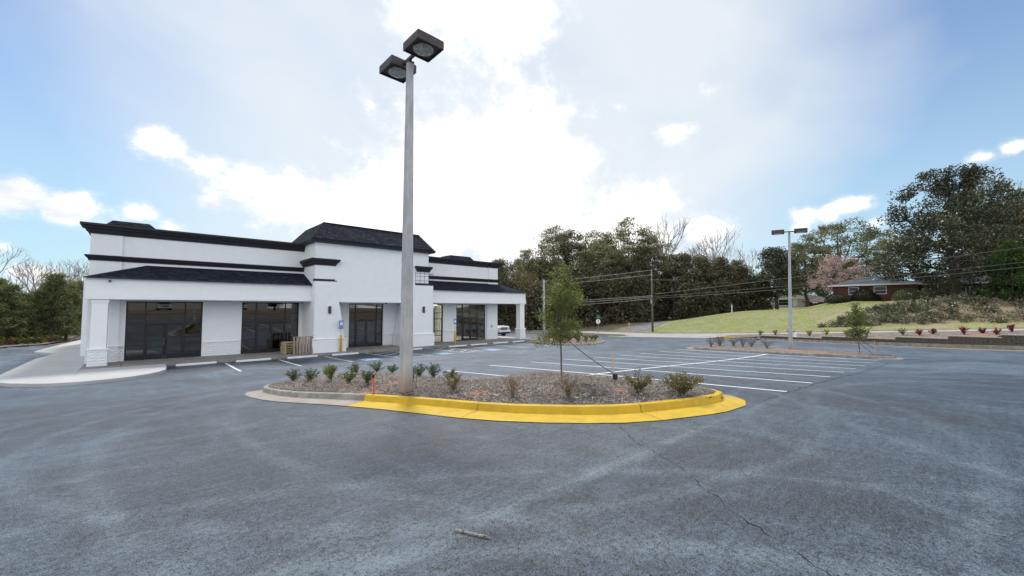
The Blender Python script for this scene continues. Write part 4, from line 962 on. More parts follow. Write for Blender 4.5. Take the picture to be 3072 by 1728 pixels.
# a little tuft by the gutter
# ------------------------------------------------------------------ light poles
def light_pole(loc, H, label, first_tilt=0, w0=.27, w1=.14, S=.70, box=False, dark=True, heads=True, az=0):
    t = thing('light_pole', label, 'lamp post', loc)
    mb = MB(); c = .22
    def oct_(w, z):
        h = w/2; k = h*(1-c); return [(-k, -h, z), (k, -h, z), (h, -k, z), (h, k, z), (k, h, z), (-k, h, z), (-h, k, z), (-h, -k, z)]
    mb.hexa(oct_(w0, -.15), oct_(w1, H)); p = obj('pole', mb.mesh('pole', M_['polec']), t)
    if not heads: return t
    mb = MB(); mb.box(-w1/2-.01, w1/2+.01, -w1/2-.01, w1/2+.01, H, H+.035); mb.box(-.035, .035, -.035, .035, H+.035, H+.16)
    mb.box(-.03, .03, -.34, .34, H+.10, H+.17); obj('bracket', mb.mesh('bracket', M_['bronze']), t)
    for s in (-1, 1):
        cy = s*(.30+S/2); z0, z1 = H+.03, H+.03+S*.30; h = S/2
        mb = MB()
        # open-bottomed square hood with rim
        r = .03; lo = [(-h, cy-h), (h, cy-h), (h, cy+h), (-h, cy+h)]
        mb.hexa([(x, y, z1-.03) for x, y in lo], [(x*.97, cy+(y-cy)*.97, z1) for x, y in lo])
        for a, b, c_, d in ((-h, h, cy-h, cy-h+r), (-h, h, cy+h-r, cy+h), (-h, -h+r, cy-h+r, cy+h-r), (h-r, h, cy-h+r, cy+h-r)): mb.box(a, b, c_, d, z0, z1-.03)
        hood = obj('lamp_head', mb.mesh('lamp_head', M_['bronze']), t)
        mb = MB(); hi = h-r
        # dark recessed tray and round dished reflector
        n = 28; R0 = hi*.80; vs = []; fs = []
        prof = [(hi*.80, z0+.035), (hi*.74, z0+.09), (hi*.55, z0+.14), (hi*.2, z0+.165)]
        for q, (rr, zz) in enumerate(prof):
            for k in range(n): vs.append((rr*math.cos(2*math.pi*k/n)*(1+.03*(k % 2)), cy+rr*math.sin(2*math.pi*k/n)*(1+.03*(k % 2)), zz))
        for q in range(3):
            for k in range(n): fs.append((q*n+k, q*n+(k+1) % n, (q+1)*n+(k+1) % n, (q+1)*n+k))
        fs.append(tuple(range(3*n, 4*n))); mb.add(vs, fs); obj('reflector', mb.mesh('reflector', M_['reflector'], fix=False), hood)
        mb = MB(); sq = [(-hi, cy-hi), (hi, cy-hi), (hi, cy+hi), (-hi, cy+hi)]
        ring = [(prof[0][0]*math.cos(2*math.pi*k/n), cy+prof[0][0]*math.sin(2*math.pi*k/n), z0+.034) for k in range(n)]
        per = [];
        for k in range(n):
            a = 2*math.pi*k/n; m_ = max(abs(math.cos(a)), abs(math.sin(a))); per.append((hi*math.cos(a)/m_, cy+hi*math.sin(a)/m_, z0+.03))
        mb.add(ring+per, [(k, (k+1) % n, n+(k+1) % n, n+k) for k in range(n)]); obj('tray', mb.mesh('tray', M_['bronze'], fix=False), hood)
        rl = hi*.80; obj('lens', MB().lathe([(rl, z0+.030), (rl*.97, z0+.004), (rl*.80, z0-.016), (rl*.5, z0-.028), (rl*.2, z0-.033)], 28, (0, cy, 0)).mesh('lens', M_['prism'], smooth=True), hood)
    if box: obj('junction_box', MB().box(.08, .30, -.40, -.14, .95, 1.30).mesh('junction_box', M_['signwhite']), t)
    else:
        mb = MB().box(w0/2-.02, w0/2+.004, -.06, .04, .42, .66); obj('hand_hole', mb.mesh('hand_hole', M_['black']), t)
        mb = MB().tube([(w0/2, -.02, .56), (w0/2+.06, -.05, .5), (w0/2+.05, -.04, .3), (w0/2+.14, -.03, .12), (w0/2+.05, -.10, .01), (w0/2-.2, -.28, .02)], .006, 5); mb.tube([(w0/2+.01, 0, .55), (w0/2+.1, -.03, .52), (w0/2+.13, -.06, .3), (w0/2+.09, -.09, .05)], .004, 5)
        obj('loose_wire', mb.mesh('loose_wire', M_['wire']), t)
        obj('cover_plate', MB().box(w0/2+.012, w0/2+.018, -.10, -.03, .32, .50).mesh('cover_plate', M_['steel']), t)
    return t
lp1 = light_pole((4.89, 9.06, 1.13), 8.22, 'tall concrete lamp post with two square bronze heads in the near mulched island')
lp2 = light_pole((35.51, 8.19, .12), 8.62, 'concrete lamp post with a white box near its foot, on the far narrow island', box=True, S=.80)
lp2.rotation_euler = (R(1.0), 0, R(13))
lp3 = light_pole((44.96, 41.5, -.45), 7.9, 'pale bare concrete post seen behind the sapling crown', heads=False, w0=.30, w1=.26); lp3['category'] = 'post'

# ------------------------------------------------------------------ wheel stops
def wheel_stop():
    t = thing('wheel_stop', 'x', 'wheel stop')
    L = .92; mb = MB(); pr = [(-.075, 0), (.075, 0), (.075, .06), (.045, .115), (-.045, .115), (-.075, .06)]
    rows = []
    for x, s in ((-L, .0), (-L+.03, 1), (L-.03, 1), (L, .0)):
        rows.append([(x, y*(1 if s else .8), z*(1 if s else .85)) for y, z in pr])
    vs = [p for r in rows for p in r]; k = 6; fs = [(i*k+j, i*k+(j+1) % k, (i+1)*k+(j+1) % k, (i+1)*k+j) for i in range(3) for j in range(k)]+[tuple(range(6)), tuple(range(18, 24))[::-1]]
    mb.add(vs, fs); obj('stop_body', mb.mesh('stop_body', M_['signwhite_stop']), t, bevel=.008)
    for x in (-.6, .6): obj('anchor_pin', MB().lathe([(.016, .10), (.016, .122), (.008, .124)], 8, (x, 0, 0)).mesh('anchor_pin', M_['steel']), t)
    return t
M_['signwhite_stop'] = mat('painted_concrete_stop', (.74, .76, .78), .75, .12, 5, .2, 40, wear=((.50, .52, .53), 2, .58, .72))
ws = wheel_stop()
WS = [(2.72, 'leftmost white wheel stop, beside the rounded pavement nose in front of the first glass door'), (5.52, 'white wheel stop second from the left, before the blank wall between the first two doors'),
      (8.3, 'white wheel stop in front of the wooden pallets'), (11.1, 'white wheel stop at the foot of the yellow bollard beside the left pylon'), (16.3, 'white wheel stop at the foot of the right pylon, partly hidden by the lamp post'),
      (20.75, 'white wheel stop at the second yellow bollard right of the right pylon'), (23.1, 'white wheel stop before the bright right-hand entrance, right of the second bollard'),
      (25.7, 'white wheel stop in front of the wall end right of the bright entrance'), (28.2, 'rightmost white wheel stop, near the white corner column')]
for i, (x, lab) in enumerate(WS): place(ws, (x, 29.32, gz(x, 29.32)), random.uniform(-.012, .012), 1, lab, 'white wheel stops along the shop front', first=(i == 0))

# ------------------------------------------------------------------ accessible-parking signs on bollards
def text_mesh(name, body, size, m, ext=.0015):
    c = D.curves.new('t', 'FONT'); c.body = body; c.size = size; c.align_x = 'CENTER'; c.align_y = 'CENTER'; c.extrude = ext; c.resolution_u = 3
    o = D.objects.new('t', c); COL.objects.link(o); dg = bpy.context.evaluated_depsgraph_get(); me = D.meshes.new_from_object(o.evaluated_get(dg)); D.objects.remove(o); me.name = name
    me.materials.clear(); me.materials.append(m); me.transform(Matrix.Rotation(R(90), 4, 'X')); return me
def bollard_sign(loc, label, lower):
    t = thing('parking_sign', label, 'sign', loc)
    mb = MB().lathe([(.085, -.1), (.085, 1.14), (.075, 1.19), (.045, 1.225), (.001, 1.235)], 18); obj('bollard', mb.mesh('bollard', M_['bollard'], smooth=True), t)
    obj('post', MB().box(-.02, .02, -.012, .012, 1.2, 2.22).mesh('post', M_['steel']), t)
    p = obj('sign_panel', MB().box(-.155, .155, -.020, -.013, 1.80, 2.26).mesh('sign_panel', M_['signblue']), t, bevel=.003)
    bx = MB().box(-.105, .105, -.0235, -.0205, 1.90, 2.11); obj('white_square', bx.mesh('white_square', M_['signwhite']), p)
    mb = MB(); pts = [(-.045+.0, 2.085), (-.045, 1.995), (.02, 1.995), (.045, 1.93), (.065, 1.94)]
    for a, b in zip(pts, pts[1:]): mb.beam((a[0], -.026, a[1]), (b[0], -.026, b[1]), .004, .014)
    arc = [(-.03+.055*math.cos(R(a)), 1.96+.052*math.sin(R(a))) for a in range(130, 390, 26)]
    for a, b in zip(arc, arc[1:]): mb.beam((a[0], -.026, a[1]), (b[0], -.026, b[1]), .004, .011)
    mb.beam((-.045, -.026, 2.045), (.01, -.026, 2.045), .004, .012)
    obj('wheelchair_symbol', mb.mesh('wheelchair_symbol', M_['signblue']), p)
    for z, s, w in ((2.225, 'PERMIT', .042), (2.165, 'PARKING', .042), (1.855, 'ONLY', .042)):
        o = obj('lettering', text_mesh('lettering', s, w*1.35, M_['signwhite']), p); o.location = (0, -.0225, z)
    if lower:
        q = obj('lower_panel', MB().box(-.155, .155, -.020, -.013, 1.66, 1.77).mesh('lower_panel', M_['signblue']), t, bevel=.002)
        o = obj('lettering', text_mesh('lettering', 'VAN', .06, M_['signwhite']), q); o.location = (0, -.0225, 1.715)
    return t
bollard_sign((10.95, 29.86, wz(10.95)-.01), 'blue accessible parking sign with a small second plate, on the bollard at the left pylon', True)
bollard_sign((20.75, 29.78, wz(20.75)-.01), 'blue accessible parking sign on the yellow bollard right of the right pylon', False)

# ------------------------------------------------------------------ pallets
def pallet(name, label, m, seed, loc):
    rnd = random.Random(seed); t = thing(name, label, 'pallet', loc)
    L, Wd = 1.2, 1.02
    for y in (-Wd/2+.02, 0, Wd/2-.02):
        mb = MB()   # notched stringer
        xs = [-L/2, -.45, -.22, .22, .45, L/2]
        mb.box(-L/2, L/2, y-.019, y+.019, .055, .105)
        for a, b in ((-L/2, -.45), (-.22, .22), (.45, L/2)): mb.box(a, b, y-.019, y+.019, .016, .055)
        obj('stringer', mb.mesh('stringer', M_[m]), t)
    for k in range(7):
        w = rnd.choice((.10, .085, .12, .09)); x = -L/2+.055+(L-.11)*k/6+rnd.uniform(-.008, .008)
        x = min(max(x, -L/2+w/2), L/2-w/2); d = rnd.uniform(-.01, .01)
        o = obj('deck_board', MB().box(x-w/2, x+w/2, -Wd/2+d, Wd/2+d, .1055, .122).mesh('deck_board', M_[m]), t)
    for x in (-L/2+.07, -.2, .2, L/2-.07)[:]:
        obj('bottom_board', MB().box(x-.05, x+.05, -Wd/2, Wd/2, .0, .0155).mesh('bottom_board', M_[m]), t)
    return t
pz = wz(8)
for i, lab in enumerate(('lowest pallet of the stack by the second door', 'pallet second from the ground in the stack by the second door', 'middle pallet of the stack by the second door', 'pallet second from the top in the stack by the second door', 'topmost pallet of the stack by the second door')):
    p = pallet('wood_pallet', 'pale wooden '+lab, 'wood_pallet', 30+i, (8.00, 30.93, pz+.158*i)); p['group'] = 'stacked pallets by the second shop door'; p.scale = (1, 1, 1.29)
    p.rotation_euler = (0, 0, R(90+random.uniform(-1.5, 1.5)))
    if i: p.location.x += random.uniform(-.035, .035); p.location.y += random.uniform(-.03, .03)
p = pallet('wood_pallet', 'weathered grey-brown pallet standing on edge, leaning against the stack', 'wood_grey', 50, (8.50, 30.16, wz(8.4)+.60)); p.rotation_euler = (R(83), 0, R(1)); p.scale = (1.03, 1.13, 1)

# ------------------------------------------------------------------ small things on the islands
t = thing('survey_marker', 'orange marker post with a black cap standing in the mulch left of the lamp post', 'marker', (4.32, 9.57, ibz(4.32, 9.57)-.02))
t.rotation_euler = (R(4), R(-5), 0)
obj('stake', MB().box(-.02, .02, -.012, .012, -.05, .44).mesh('stake', M_['orange']), t, bevel=.004)
obj('cap', MB().lathe([(.018, .43), (.03, .45), (.032, .49), (.02, .515), (.004, .52)], 10).mesh('cap', M_['strap'], smooth=True), t)
def guyed_stake(loc, label, h, lean, rz=0):
    t = thing('wooden_stake', label, 'stake', loc, 0); t.rotation_euler = (lean[0], lean[1], rz)
    mb = MB().hexa([(-.005, -.01, -.12), (.005, -.01, -.12), (.005, .01, -.12), (-.005, .01, -.12)], [(-.024, -.012, 0), (.024, -.012, 0), (.024, .012, 0), (-.024, .012, 0)])
    mb.box(-.024, .024, -.012, .012, .001, h); obj('stake', mb.mesh('stake', M_['stake']), t); return t
guyed_stake((8.87, 5.84, ibz(8.87, 5.84)-.01), 'pale wooden stake leaning in the mulch, tied to the near sapling', .66, (R(-8), R(12)))
guyed_stake((34.62, 3.45, ibz2(34.62, 3.45)), 'white stake at the right tip of the far island, tied to the far sapling', .85, (R(0), R(3)))
t = thing('tree_strap', 'black tie-down strap running from the near sapling to its stake', 'strap', (7.95, 6.74, 2.5))
mb = MB(); a = Vector((7.93, 6.72, 2.52)); b = Vector((8.93, 5.80, ibz(8.87, 5.84)+.17)); mb.tube([a.lerp(b, k/8)+Vector((0, 0, -.05*math.sin(math.pi*k/8))) for k in range(9)], .009, 5)
part('strap', mb, M_['strap'], t); part('ratchet', MB().box(8.86, 8.97, 5.77, 5.85, ibz(8.87, 5.84)+.06, ibz(8.87, 5.84)+.20), M_['strap'], t, bevel=.01)
part('ground_tail', MB().tube([(8.9, 5.8, ibz(8.87, 5.84)+.1), (8.8, 5.9, ibz(8.87, 5.84)+.02), (8.7, 5.92, ibz(8.87, 5.84)+.03)], .008, 5), M_['strap'], t)
t = thing('tree_strap', 'pair of thin black guy straps from the far sapling to the white stake', 'strap', (34.8, 4.2, 1.3))
mb = MB(); zz = ibz2(34.62, 3.45); mb.tube([(34.83, 4.2, 1.15), (34.62, 3.45, zz+.35)], .014, 5); mb.tube([(34.83, 4.2, .9), (34.6, 3.62, zz+.1)], .014, 5); part('strap', mb, M_['strap'], t)
# stick on the asphalt
a = Vector((1.965, 2.82, 0)); b = Vector((2.095, 2.50, 0)); rnd = random.Random(4); pts = []; rad = []
for k in range(12):
    q = a.lerp(b, k/11); q.x += rnd.uniform(-.004, .004); q.y += rnd.uniform(-.004, .004); q.z = gz(q.x, q.y)+.013+rnd.uniform(-.001, .003); pts.append(q); rad.append(.0095*rnd.uniform(.8, 1.1)*(.6 if k in (0, 11) else 1))
me = MB().tube(pts, rad, 9).mesh('stick', mat('pale_stick_bark', (.47, .42, .36), .9, .5, 30, 1, 120, wear=((.10, .08, .06), 25, .5, .65)), tuple(a), smooth=True)
tag(obj('stick', me, loc=tuple(a)), 'pale broken stick lying on the asphalt in the foreground', 'stick')
z = ibz(6.6, 5.22); me = MB().add([(6.55, 5.2, z+.02), (6.63, 5.17, z+.03), (6.66, 5.24, z+.015), (6.6, 5.27, z+.035)], [(0, 1, 2, 3)]).mesh('paper_scrap', mat('scrap', (.65, .62, .35), .8), (6.6, 5.2, z))
tag(obj('paper_scrap', me, loc=(6.6, 5.2, z)), 'small pale scrap lying on the mulch below the withered shrub', 'litter')

# ------------------------------------------------------------------ retaining wall of split blocks
RW = thing('retaining_wall', 'low stepped retaining wall of tan blocks beside the street', 'retaining wall', (46.3, 0, 0))
random.seed(5); BL = []
for k in range(4):
    mb = MB(); vs = []; L = .43
    for j in range(3):
        for i in range(5):
            e = i in (0, 4) or j in (0, 2); vs.append((-(.0 if e else random.uniform(.015, .04)), L*i/4, .188*j/2))
    fs = [(j*5+i, (j+1)*5+i, (j+1)*5+i+1, j*5+i+1) for j in range(2) for i in range(4)]
    n0 = len(vs); vs += [(.25, 0, 0), (.25, L, 0), (.25, L, .188), (.25, 0, .188)]
    fs += [(0, 4, n0+1, n0), (10, n0+3, n0+2, 14), (n0, n0+1, n0+2, n0+3), (0, n0, n0+3, 10), (4, 14, n0+2, n0+1)]
    mb.add(vs, fs); BL.append(mb.mesh('block', M_['block']))
secs = [(13.2, 8.2, .42), (8.2, 3.3, .60), (3.3, .3, .80), (.3, -2.35, 1.02), (-2.35, -8.0, 1.24)]
nb = 0; CAPM = MB().box(-.045, .26, .003, .447, 0, .075).mesh('cap_block', M_['cap'])
for ya, yb, top in secs:
    y = ya; n = int(round((ya-yb)/.45)); stp = (ya-yb)/n
    for i in range(n):
        y0 = ya-(i+1)*stp; base = min(gz(45.9, y0), gz(45.9, y0+.45))-.02; r = 0; z = top-.19
        while z > base-.20:
            o = obj('block', random.choice(BL), RW); o.location = (46.25-46.3, y0+(stp/2 if r % 2 and i < n-1 else 0), z); o.scale = (1, stp/.45*(1.5 if r % 2 and i == n-1 else 1)*(.5 if r % 2 and i == 0 else 1), 1); nb += 1; z -= .192; r += 1
        if r % 2 == 0 or True:
            o = obj('cap_block', CAPM, RW); o.location = (46.25-46.3, y0, top+.001); o.scale = (1, stp/.45, 1)
# bed behind the wall, and the kerb in front
mb = MB(); rows = []
for y in np.linspace(16.0, -14, 61):
    top = 0
    for ya, yb, tp in secs:
        if yb <= y <= ya: top = tp
    if y > 13.2: top = lerp(gz(46, y)+.1, .36, (16-y)/2.8)
    if y < -8: top = 1.24+(-8-y)*.02
    e = st(y)+.10
    rows.append([(46.49, y, top+.03 if y < 13.2 else gz(46.3, y)+.1+(.36-gz(46.3, 13))*max(0, (16-y)/2.8)*.6), (47.6, y, lerp(top, e, .35)+.05), (49.2, y, lerp(top, e, .75)+.05), (50.34, y, e)])
mb.ring(rows); struct('planting_bed', mb, M_['bed_far'], True)
# widened nose of the bed, with yellow kerb
NOSE = [(45.55, 13.4), (45.75, 15.2), (46.4, 16.6), (47.6, 17.3), (49.3, 17.2), (50.35, 16.2)]
mb = MB(); c = (48, 14.5, .20); vs = [c]+[(x, y, tz(x, y)+.10) for x, y in NOSE]+[(50.34, 13.2, st(13.2)+.1), (46.5, 13.2, .38), (45.7, 13.2, gz(45.7, 13.2)+.1)]
mb.add(vs, [(0, k, k+1) for k in range(1, len(vs)-1)]+[(0, len(vs)-1, 1)]); struct('planting_bed', mb, M_['bed_far'], True)
WK = struct('wall_kerb', kerb_run(MB(), seg_pts((45.70, 13.1), (45.5, -14), 60)[::-1], w=-.16+.32), M_['kerb'])
part('kerb_gutter', ribbon(MB(), -14, 13.1, 45.25, 45.68, gz, .012, 40), M_['gutter'], WK)
dn = []
for a, b in zip(NOSE, NOSE[1:]): dn += seg_pts(a, b, 4)[:-1]
dn.append(NOSE[-1]); part('nose_kerb', kerb_run(MB(), dn[:6][::-1], w=.17, h=.13), M_['kerb'], WK); part('yellow_kerb', kerb_run(MB(), dn[5:13][::-1], w=.17, h=.13), M_['yellow'], WK); part('nose_kerb', kerb_run(MB(), dn[12:][::-1], w=.17, h=.13), M_['kerb'], WK)

# black tyre scuffs on the yellow kerb nose
for k, (x, y) in enumerate([(9.02, 3.555), (9.15, 3.54), (9.52, 3.53)]):
    z = gz(x, y)+.15-.03*k; r_ = random.Random(k); vs = [(x+.10*math.cos(a)*r_.uniform(.4, 1), y-.012-.004*k, z+.028*math.sin(a)*r_.uniform(.4, 1)) for a in np.linspace(0, 6.28, 11)[:-1]]
    part('tyre_scuff', MB().add(vs, [tuple(range(10))]), M_['rubber'], isl)

# ------------------------------------------------------------------ vegetation
def leaf_quads(C, size, rs, aspect=.55, flat=0.0, szvar=.4, bend=0):
    n = len(C); a = rs.normal(size=(n, 3)); a[:, 2] *= (1-flat); a /= np.linalg.norm(a, axis=1)[:, None]
    b = rs.normal(size=(n, 3)); b -= a*(a*b).sum(1)[:, None]; b /= np.linalg.norm(b, axis=1)[:, None]
    s = size*(1+szvar*rs.uniform(-1, 1, n))[:, None]
    u = a*s/2; v = b*s*aspect/2
    V = np.stack([C-u, C+v-u*.1, C+u, C-v-u*.1], 1).reshape(-1, 3); return V, np.arange(n*4).reshape(n, 4)
def join(VF):
    V = np.concatenate([v for v, f in VF]); o = 0; Fs = []
    for v, f in VF: Fs.append(f+o); o += len(v)
    return V, np.concatenate(Fs)
def skeleton(rnd, H, r0, splits, ratio=.72, spread=.6, up=.25, trunk=.35, gn=2, twist=.3, minr=.004, lean=(0, 0), droop=0):
    """returns segments [(p,q,rp,rq)] and the tips"""
    segs = []; tips = []
    def grow(p, d, L, r, depth):
        q = p; k = gn
        for i in range(k):
            d2 = (d+Vector((rnd.gauss(0, twist), rnd.gauss(0, twist), rnd.gauss(0, twist)*.6+up*.3-droop*(len(splits)-depth)*.05))*(.35)).normalized()
            nq = q+d2*(L/k); ra = r*(1-.3*i/k); rb = r*(1-.3*(i+1)/k); segs.append((q, nq, ra, rb)); q = nq; d = d2
        if depth >= len(splits): tips.append((q, d, r)); return
        n = splits[depth]; ph = rnd.uniform(0, 6.28)
        for j in range(n):
            a = ph+6.283*j/n+rnd.uniform(-.4, .4); s = spread*rnd.uniform(.7, 1.25)*(0.35 if j == 0 and depth < 2 else 1)
            t = d.orthogonal().normalized(); b = d.cross(t)
            nd = (d*math.cos(s)+(t*math.cos(a)+b*math.sin(a))*math.sin(s)+Vector((0, 0, up*.5))).normalized()
            grow(q, nd, L*ratio*rnd.uniform(.8, 1.2), max(minr, r*(.72 if j == 0 else .58)), depth+1)
    grow(Vector((0, 0, -.3)), Vector((lean[0], lean[1], 1)).normalized(), H*trunk+.3, r0, 0)
    return segs, tips
def seg_mesh(name, segs, m, sides=5):
    mb = MB()
    for p, q, ra, rb in segs: mb.tube([p, q], [ra, rb], sides if ra > .05 else 3, caps=False)
    return mb.mesh(name, m, fix=False, smooth=True)
def fit(segs, tips, H):
    zs = max(t[0].z for t in tips); k = H/zs
    return [(p*k, q*k, a, b) for p, q, a, b in segs], [(t[0]*k, t[1], t[2]) for t in tips]
def make_tree(name, label, cat, seed, H, r0, splits, leaf, bark='bark', leafn=40, lsize=.3, clump=1.0, group=None, sides=5, aspect=.6, low=0, flatc=.6, **kw):
    rnd = random.Random(seed); rs = np.random.RandomState(seed)
    segs, tips = skeleton(rnd, H, r0, splits, **kw); segs, tips = fit(segs, tips, H*.97)
    t = thing(name, label, cat, group=group)
    obj('trunk', seg_mesh('trunk', segs, M_[bark], sides), t)
    if leafn:
        cs = []
        for q, d, r in tips:
            n = int(leafn*rnd.uniform(.5, 1.4)); c = rs.normal(0, 1, (n, 3)); c /= np.maximum(1, np.linalg.norm(c, axis=1)/1.6)[:, None]; c *= np.array([clump, clump, clump*flatc])*rnd.uniform(.7, 1.25)*.55
            cs.append(c+np.array(q))
        if low:                                    # leafy growth lower down the stem
            for k in range(low):
                a = rnd.uniform(0, 6.28); rr = H*.22*math.sqrt(rnd.random()); z = H*rnd.uniform(.06, .6); n = leafn
                c = rs.normal(0, 1, (n, 3))*np.array([clump, clump, clump*.6])*.6; cs.append(c+np.array([rr*math.cos(a), rr*math.sin(a), z]))
        C = np.concatenate(cs); V, F = leaf_quads(C, lsize, rs, aspect)
        obj('crown', np_mesh('crown', V, F, L_[leaf]), t)
    return t
def env_tree(name, label, cat, seed, H, R0, prof, nclump, leafn, lsize, crad, leaf, bark='bark', r0=.3, base=.2, squash=.65, aspect=.55, shell=.5, limbs=60, skip=0, forks=4, droop=0):
    """crown of leaf clumps filling a profile [(height fraction, radius fraction)], each main clump reached by a bent limb"""
    rnd = random.Random(seed); rs = np.random.RandomState(seed); t = thing(name, label, cat)
    hp = [a for a, b in prof]; rp = [b for a, b in prof]; cl = []
    lobes = [(rnd.uniform(0, 6.28), rnd.uniform(.15, .5)) for _ in range(3)]
    def rad(f, a): return R0*float(np.interp(f, hp, rp))*(1+sum(.16*math.sin((k+2)*a+ph+f*5) for k, (ph, am) in enumerate(lobes)))
    tries = 0
    while len(cl) < nclump and tries < nclump*20:
        tries += 1; f = rnd.uniform(hp[0], hp[-1]); 
        if rnd.random() > float(np.interp(f, hp, rp))+.12: continue
        a = rnd.uniform(0, 6.28); r = rad(f, a)*(1-(1-rnd.random()**.5)*(1-shell)*1.6 if True else 1); r = max(0, r)
        p = Vector((r*math.cos(a), r*math.sin(a), f*H))
        if skip and math.sin(p.x*1.1+seed)*math.sin(p.y*1.3+seed*2)*math.sin(p.z*.9) > skip: continue
        cl.append(p)
    segs = []; hb = H*base; forkz = [hb+(H*.55-hb)*k/max(1, forks-1) for k in range(forks)]; tk = []
    q = Vector((0, 0, -.3)); n = 8
    for k in range(n):
        e = Vector((rnd.gauss(0, .12), rnd.gauss(0, .12), H*.9*(k+1)/n)); segs.append((q, e, r0*(1-k/n)**.8+.02, r0*(1-(k+1)/n)**.8+.02)); q = e; tk.append(e)
    mains = []
    for k in range(max(5, forks*2)):
        a = k*2.4+rnd.uniform(-.4, .4); f = lerp(hp[0]+.1, .85, k/max(5, forks*2)); r = rad(f, a)*.55; s0 = Vector((0, 0, max(hb*.8, f*H*.55))); e = Vector((r*math.cos(a), r*math.sin(a), f*H)); m = s0.lerp(e, .5)+Vector((0, 0, -.12*r+.1)); segs += [(s0, m, r0*.45, r0*.3), (m, e, r0*.3, r0*.16)]; mains.append(m); mains.append(e)
    for p in cl[:limbs*3]:
        b = min(mains+tk, key=lambda v: (v-p).length+(3 if v.z > p.z+.5 else 0)); m = b.lerp(p, .5)+Vector((rnd.gauss(0, .15), rnd.gauss(0, .15), rnd.uniform(-.3, .1))); segs += [(b, m, r0*.14, r0*.09), (m, p, r0*.09, .012)]
    obj('trunk', seg_mesh('trunk', segs, M_[bark], 7), t); cs = []
    for p in cl:
        m = int(leafn*rnd.uniform(.5, 1.4)); c = rs.normal(0, 1, (m, 3)); c /= np.maximum(1, np.linalg.norm(c, axis=1)/1.7)[:, None]; s = crad*rnd.uniform(.6, 1.25)
        cs.append(c*np.array([s, s, s*squash])*.55+np.array(p))
    V, F = leaf_quads(np.concatenate(cs), lsize, rs, aspect); obj('crown', np_mesh('crown', V, F, L_[leaf]), t); return t
WG = 'tall trees of the wood across the street'
proto = {}
proto['w1'] = env_tree('woodland_tree','x','tree',1,18,4.6,[(.05,.5),(.2,.75),(.45,1),(.7,.95),(.88,.62),(.98,.22)],190,95,.36,1.35,'wood',r0=.3,shell=.25)
proto['w2'] = env_tree('woodland_tree','x','tree',2,17,4.0,[(.22,.3),(.4,.7),(.6,1),(.78,.85),(.92,.5),(.99,.15)],130,90,.33,1.2,'oliv',r0=.26,shell=.3,base=.3)
proto['w3'] = env_tree('woodland_tree','x','tree',3,15,5.0,[(.02,.7),(.2,.9),(.45,1),(.7,.85),(.9,.5),(.98,.2)],200,95,.35,1.45,'wood',r0=.28,shell=.2)
proto['w4'] = env_tree('woodland_tree','x','tree',4,18,4.4,[(.42,.35),(.55,.8),(.7,1),(.85,.85),(.95,.5),(1,.2)],95,75,.30,1.1,'oliv',r0=.24,shell=.45,base=.35,skip=.25,forks=5)
proto['rust'] = make_tree('woodland_tree', 'x', 'tree', 5, 12, .22, [3, 3, 3, 2], 'rust', leafn=40, lsize=.30, clump=1.1, spread=.6, trunk=.35, low=0)
proto['bare1'] = make_tree('bare_tree', 'x', 'tree', 6, 21, .24, [2, 3, 3, 3, 3], None, 'bark_pale', leafn=0, spread=.42, trunk=.34, ratio=.74, up=.30, gn=3, sides=6, minr=.014)
proto['bare2'] = make_tree('bare_tree', 'x', 'tree', 8, 17, .26, [3, 3, 3, 3, 3], None, 'bark_pale', leafn=0, spread=.46, trunk=.22, ratio=.76, up=.32, gn=3, sides=6, minr=.014)
proto['pine'] = make_tree('pine_tree', 'x', 'pine tree', 9, 7, .14, [1], 'pine', leafn=0)
def pine(seed, H):
    rnd = random.Random(seed); rs = np.random.RandomState(seed); t = thing('pine_tree', 'x', 'pine tree')
    segs = [(Vector((0, 0, -.3)), Vector((.1, 0, H*.5)), .14, .09), (Vector((.1, 0, H*.5)), Vector((0, .1, H)), .09, .02)]; cs = []
    z = H*.10
    while z < H*.99:
        f = 1-(z/H); R0 = .4+f*1.8; n = 5
        for k in range(n):
            a = rnd.uniform(0, 6.28); L = R0*rnd.uniform(.55, 1.1); e = Vector((math.cos(a)*L, math.sin(a)*L, z+L*.35)); s = Vector((0, 0, z)); segs.append((s, e, .03, .012))
            for q in (.45, .7, .88, 1.0):
                c = s.lerp(e, q); m = 46; p = rs.normal(0, 1, (m, 3))*np.array([.22, .22, .16]); cs.append(p+np.array(c))
        z += .34+.1*rnd.random()
    obj('trunk', seg_mesh('trunk', segs, M_['bark'], 6), t); V, F = leaf_quads(np.concatenate(cs), .24, rs, .22); obj('crown', np_mesh('crown', V, F, L_['pine']), t); return t
for ch in list(proto['pine'].children): D.objects.remove(ch)
D.objects.remove(proto['pine']); proto['pine'] = pine(9, 6.6); proto['pine2'] = pine(19, 6.0)
proto['magn'] = env_tree('magnolia_tree','x','magnolia tree',12,17.2,8.5,[(.10,.55),(.2,.95),(.32,1),(.5,.93),(.68,.72),(.84,.46),(.96,.2)],330,120,.27,1.15,'magn',r0=.48,base=.12,shell=.35,skip=.32,limbs=70,squash=.75)
proto['magn2'] = env_tree('magnolia_tree','x','magnolia tree',14,11.5,5.0,[(.26,.7),(.38,1),(.58,.92),(.78,.62),(.96,.22)],190,110,.28,1.1,'magn',r0=.3,base=.14,shell=.35,skip=.35,squash=.75)
proto['pink'] = env_tree('blossom_tree','x','blossom tree',15,7.6,4.3,[(.34,.6),(.46,1),(.68,.9),(.86,.6),(.98,.25)],110,62,.18,.66,'pink',r0=.2,base=.15,shell=.35,skip=.35,squash=.7)
proto['oak'] = env_tree('oak_tree','x','oak tree',16,20,10.0,[(.28,.65),(.45,1),(.65,.98),(.82,.72),(.96,.35)],260,85,.36,1.6,'oliv',r0=.5,base=.2,shell=.5,skip=.30,squash=.45,forks=6)
used = set()
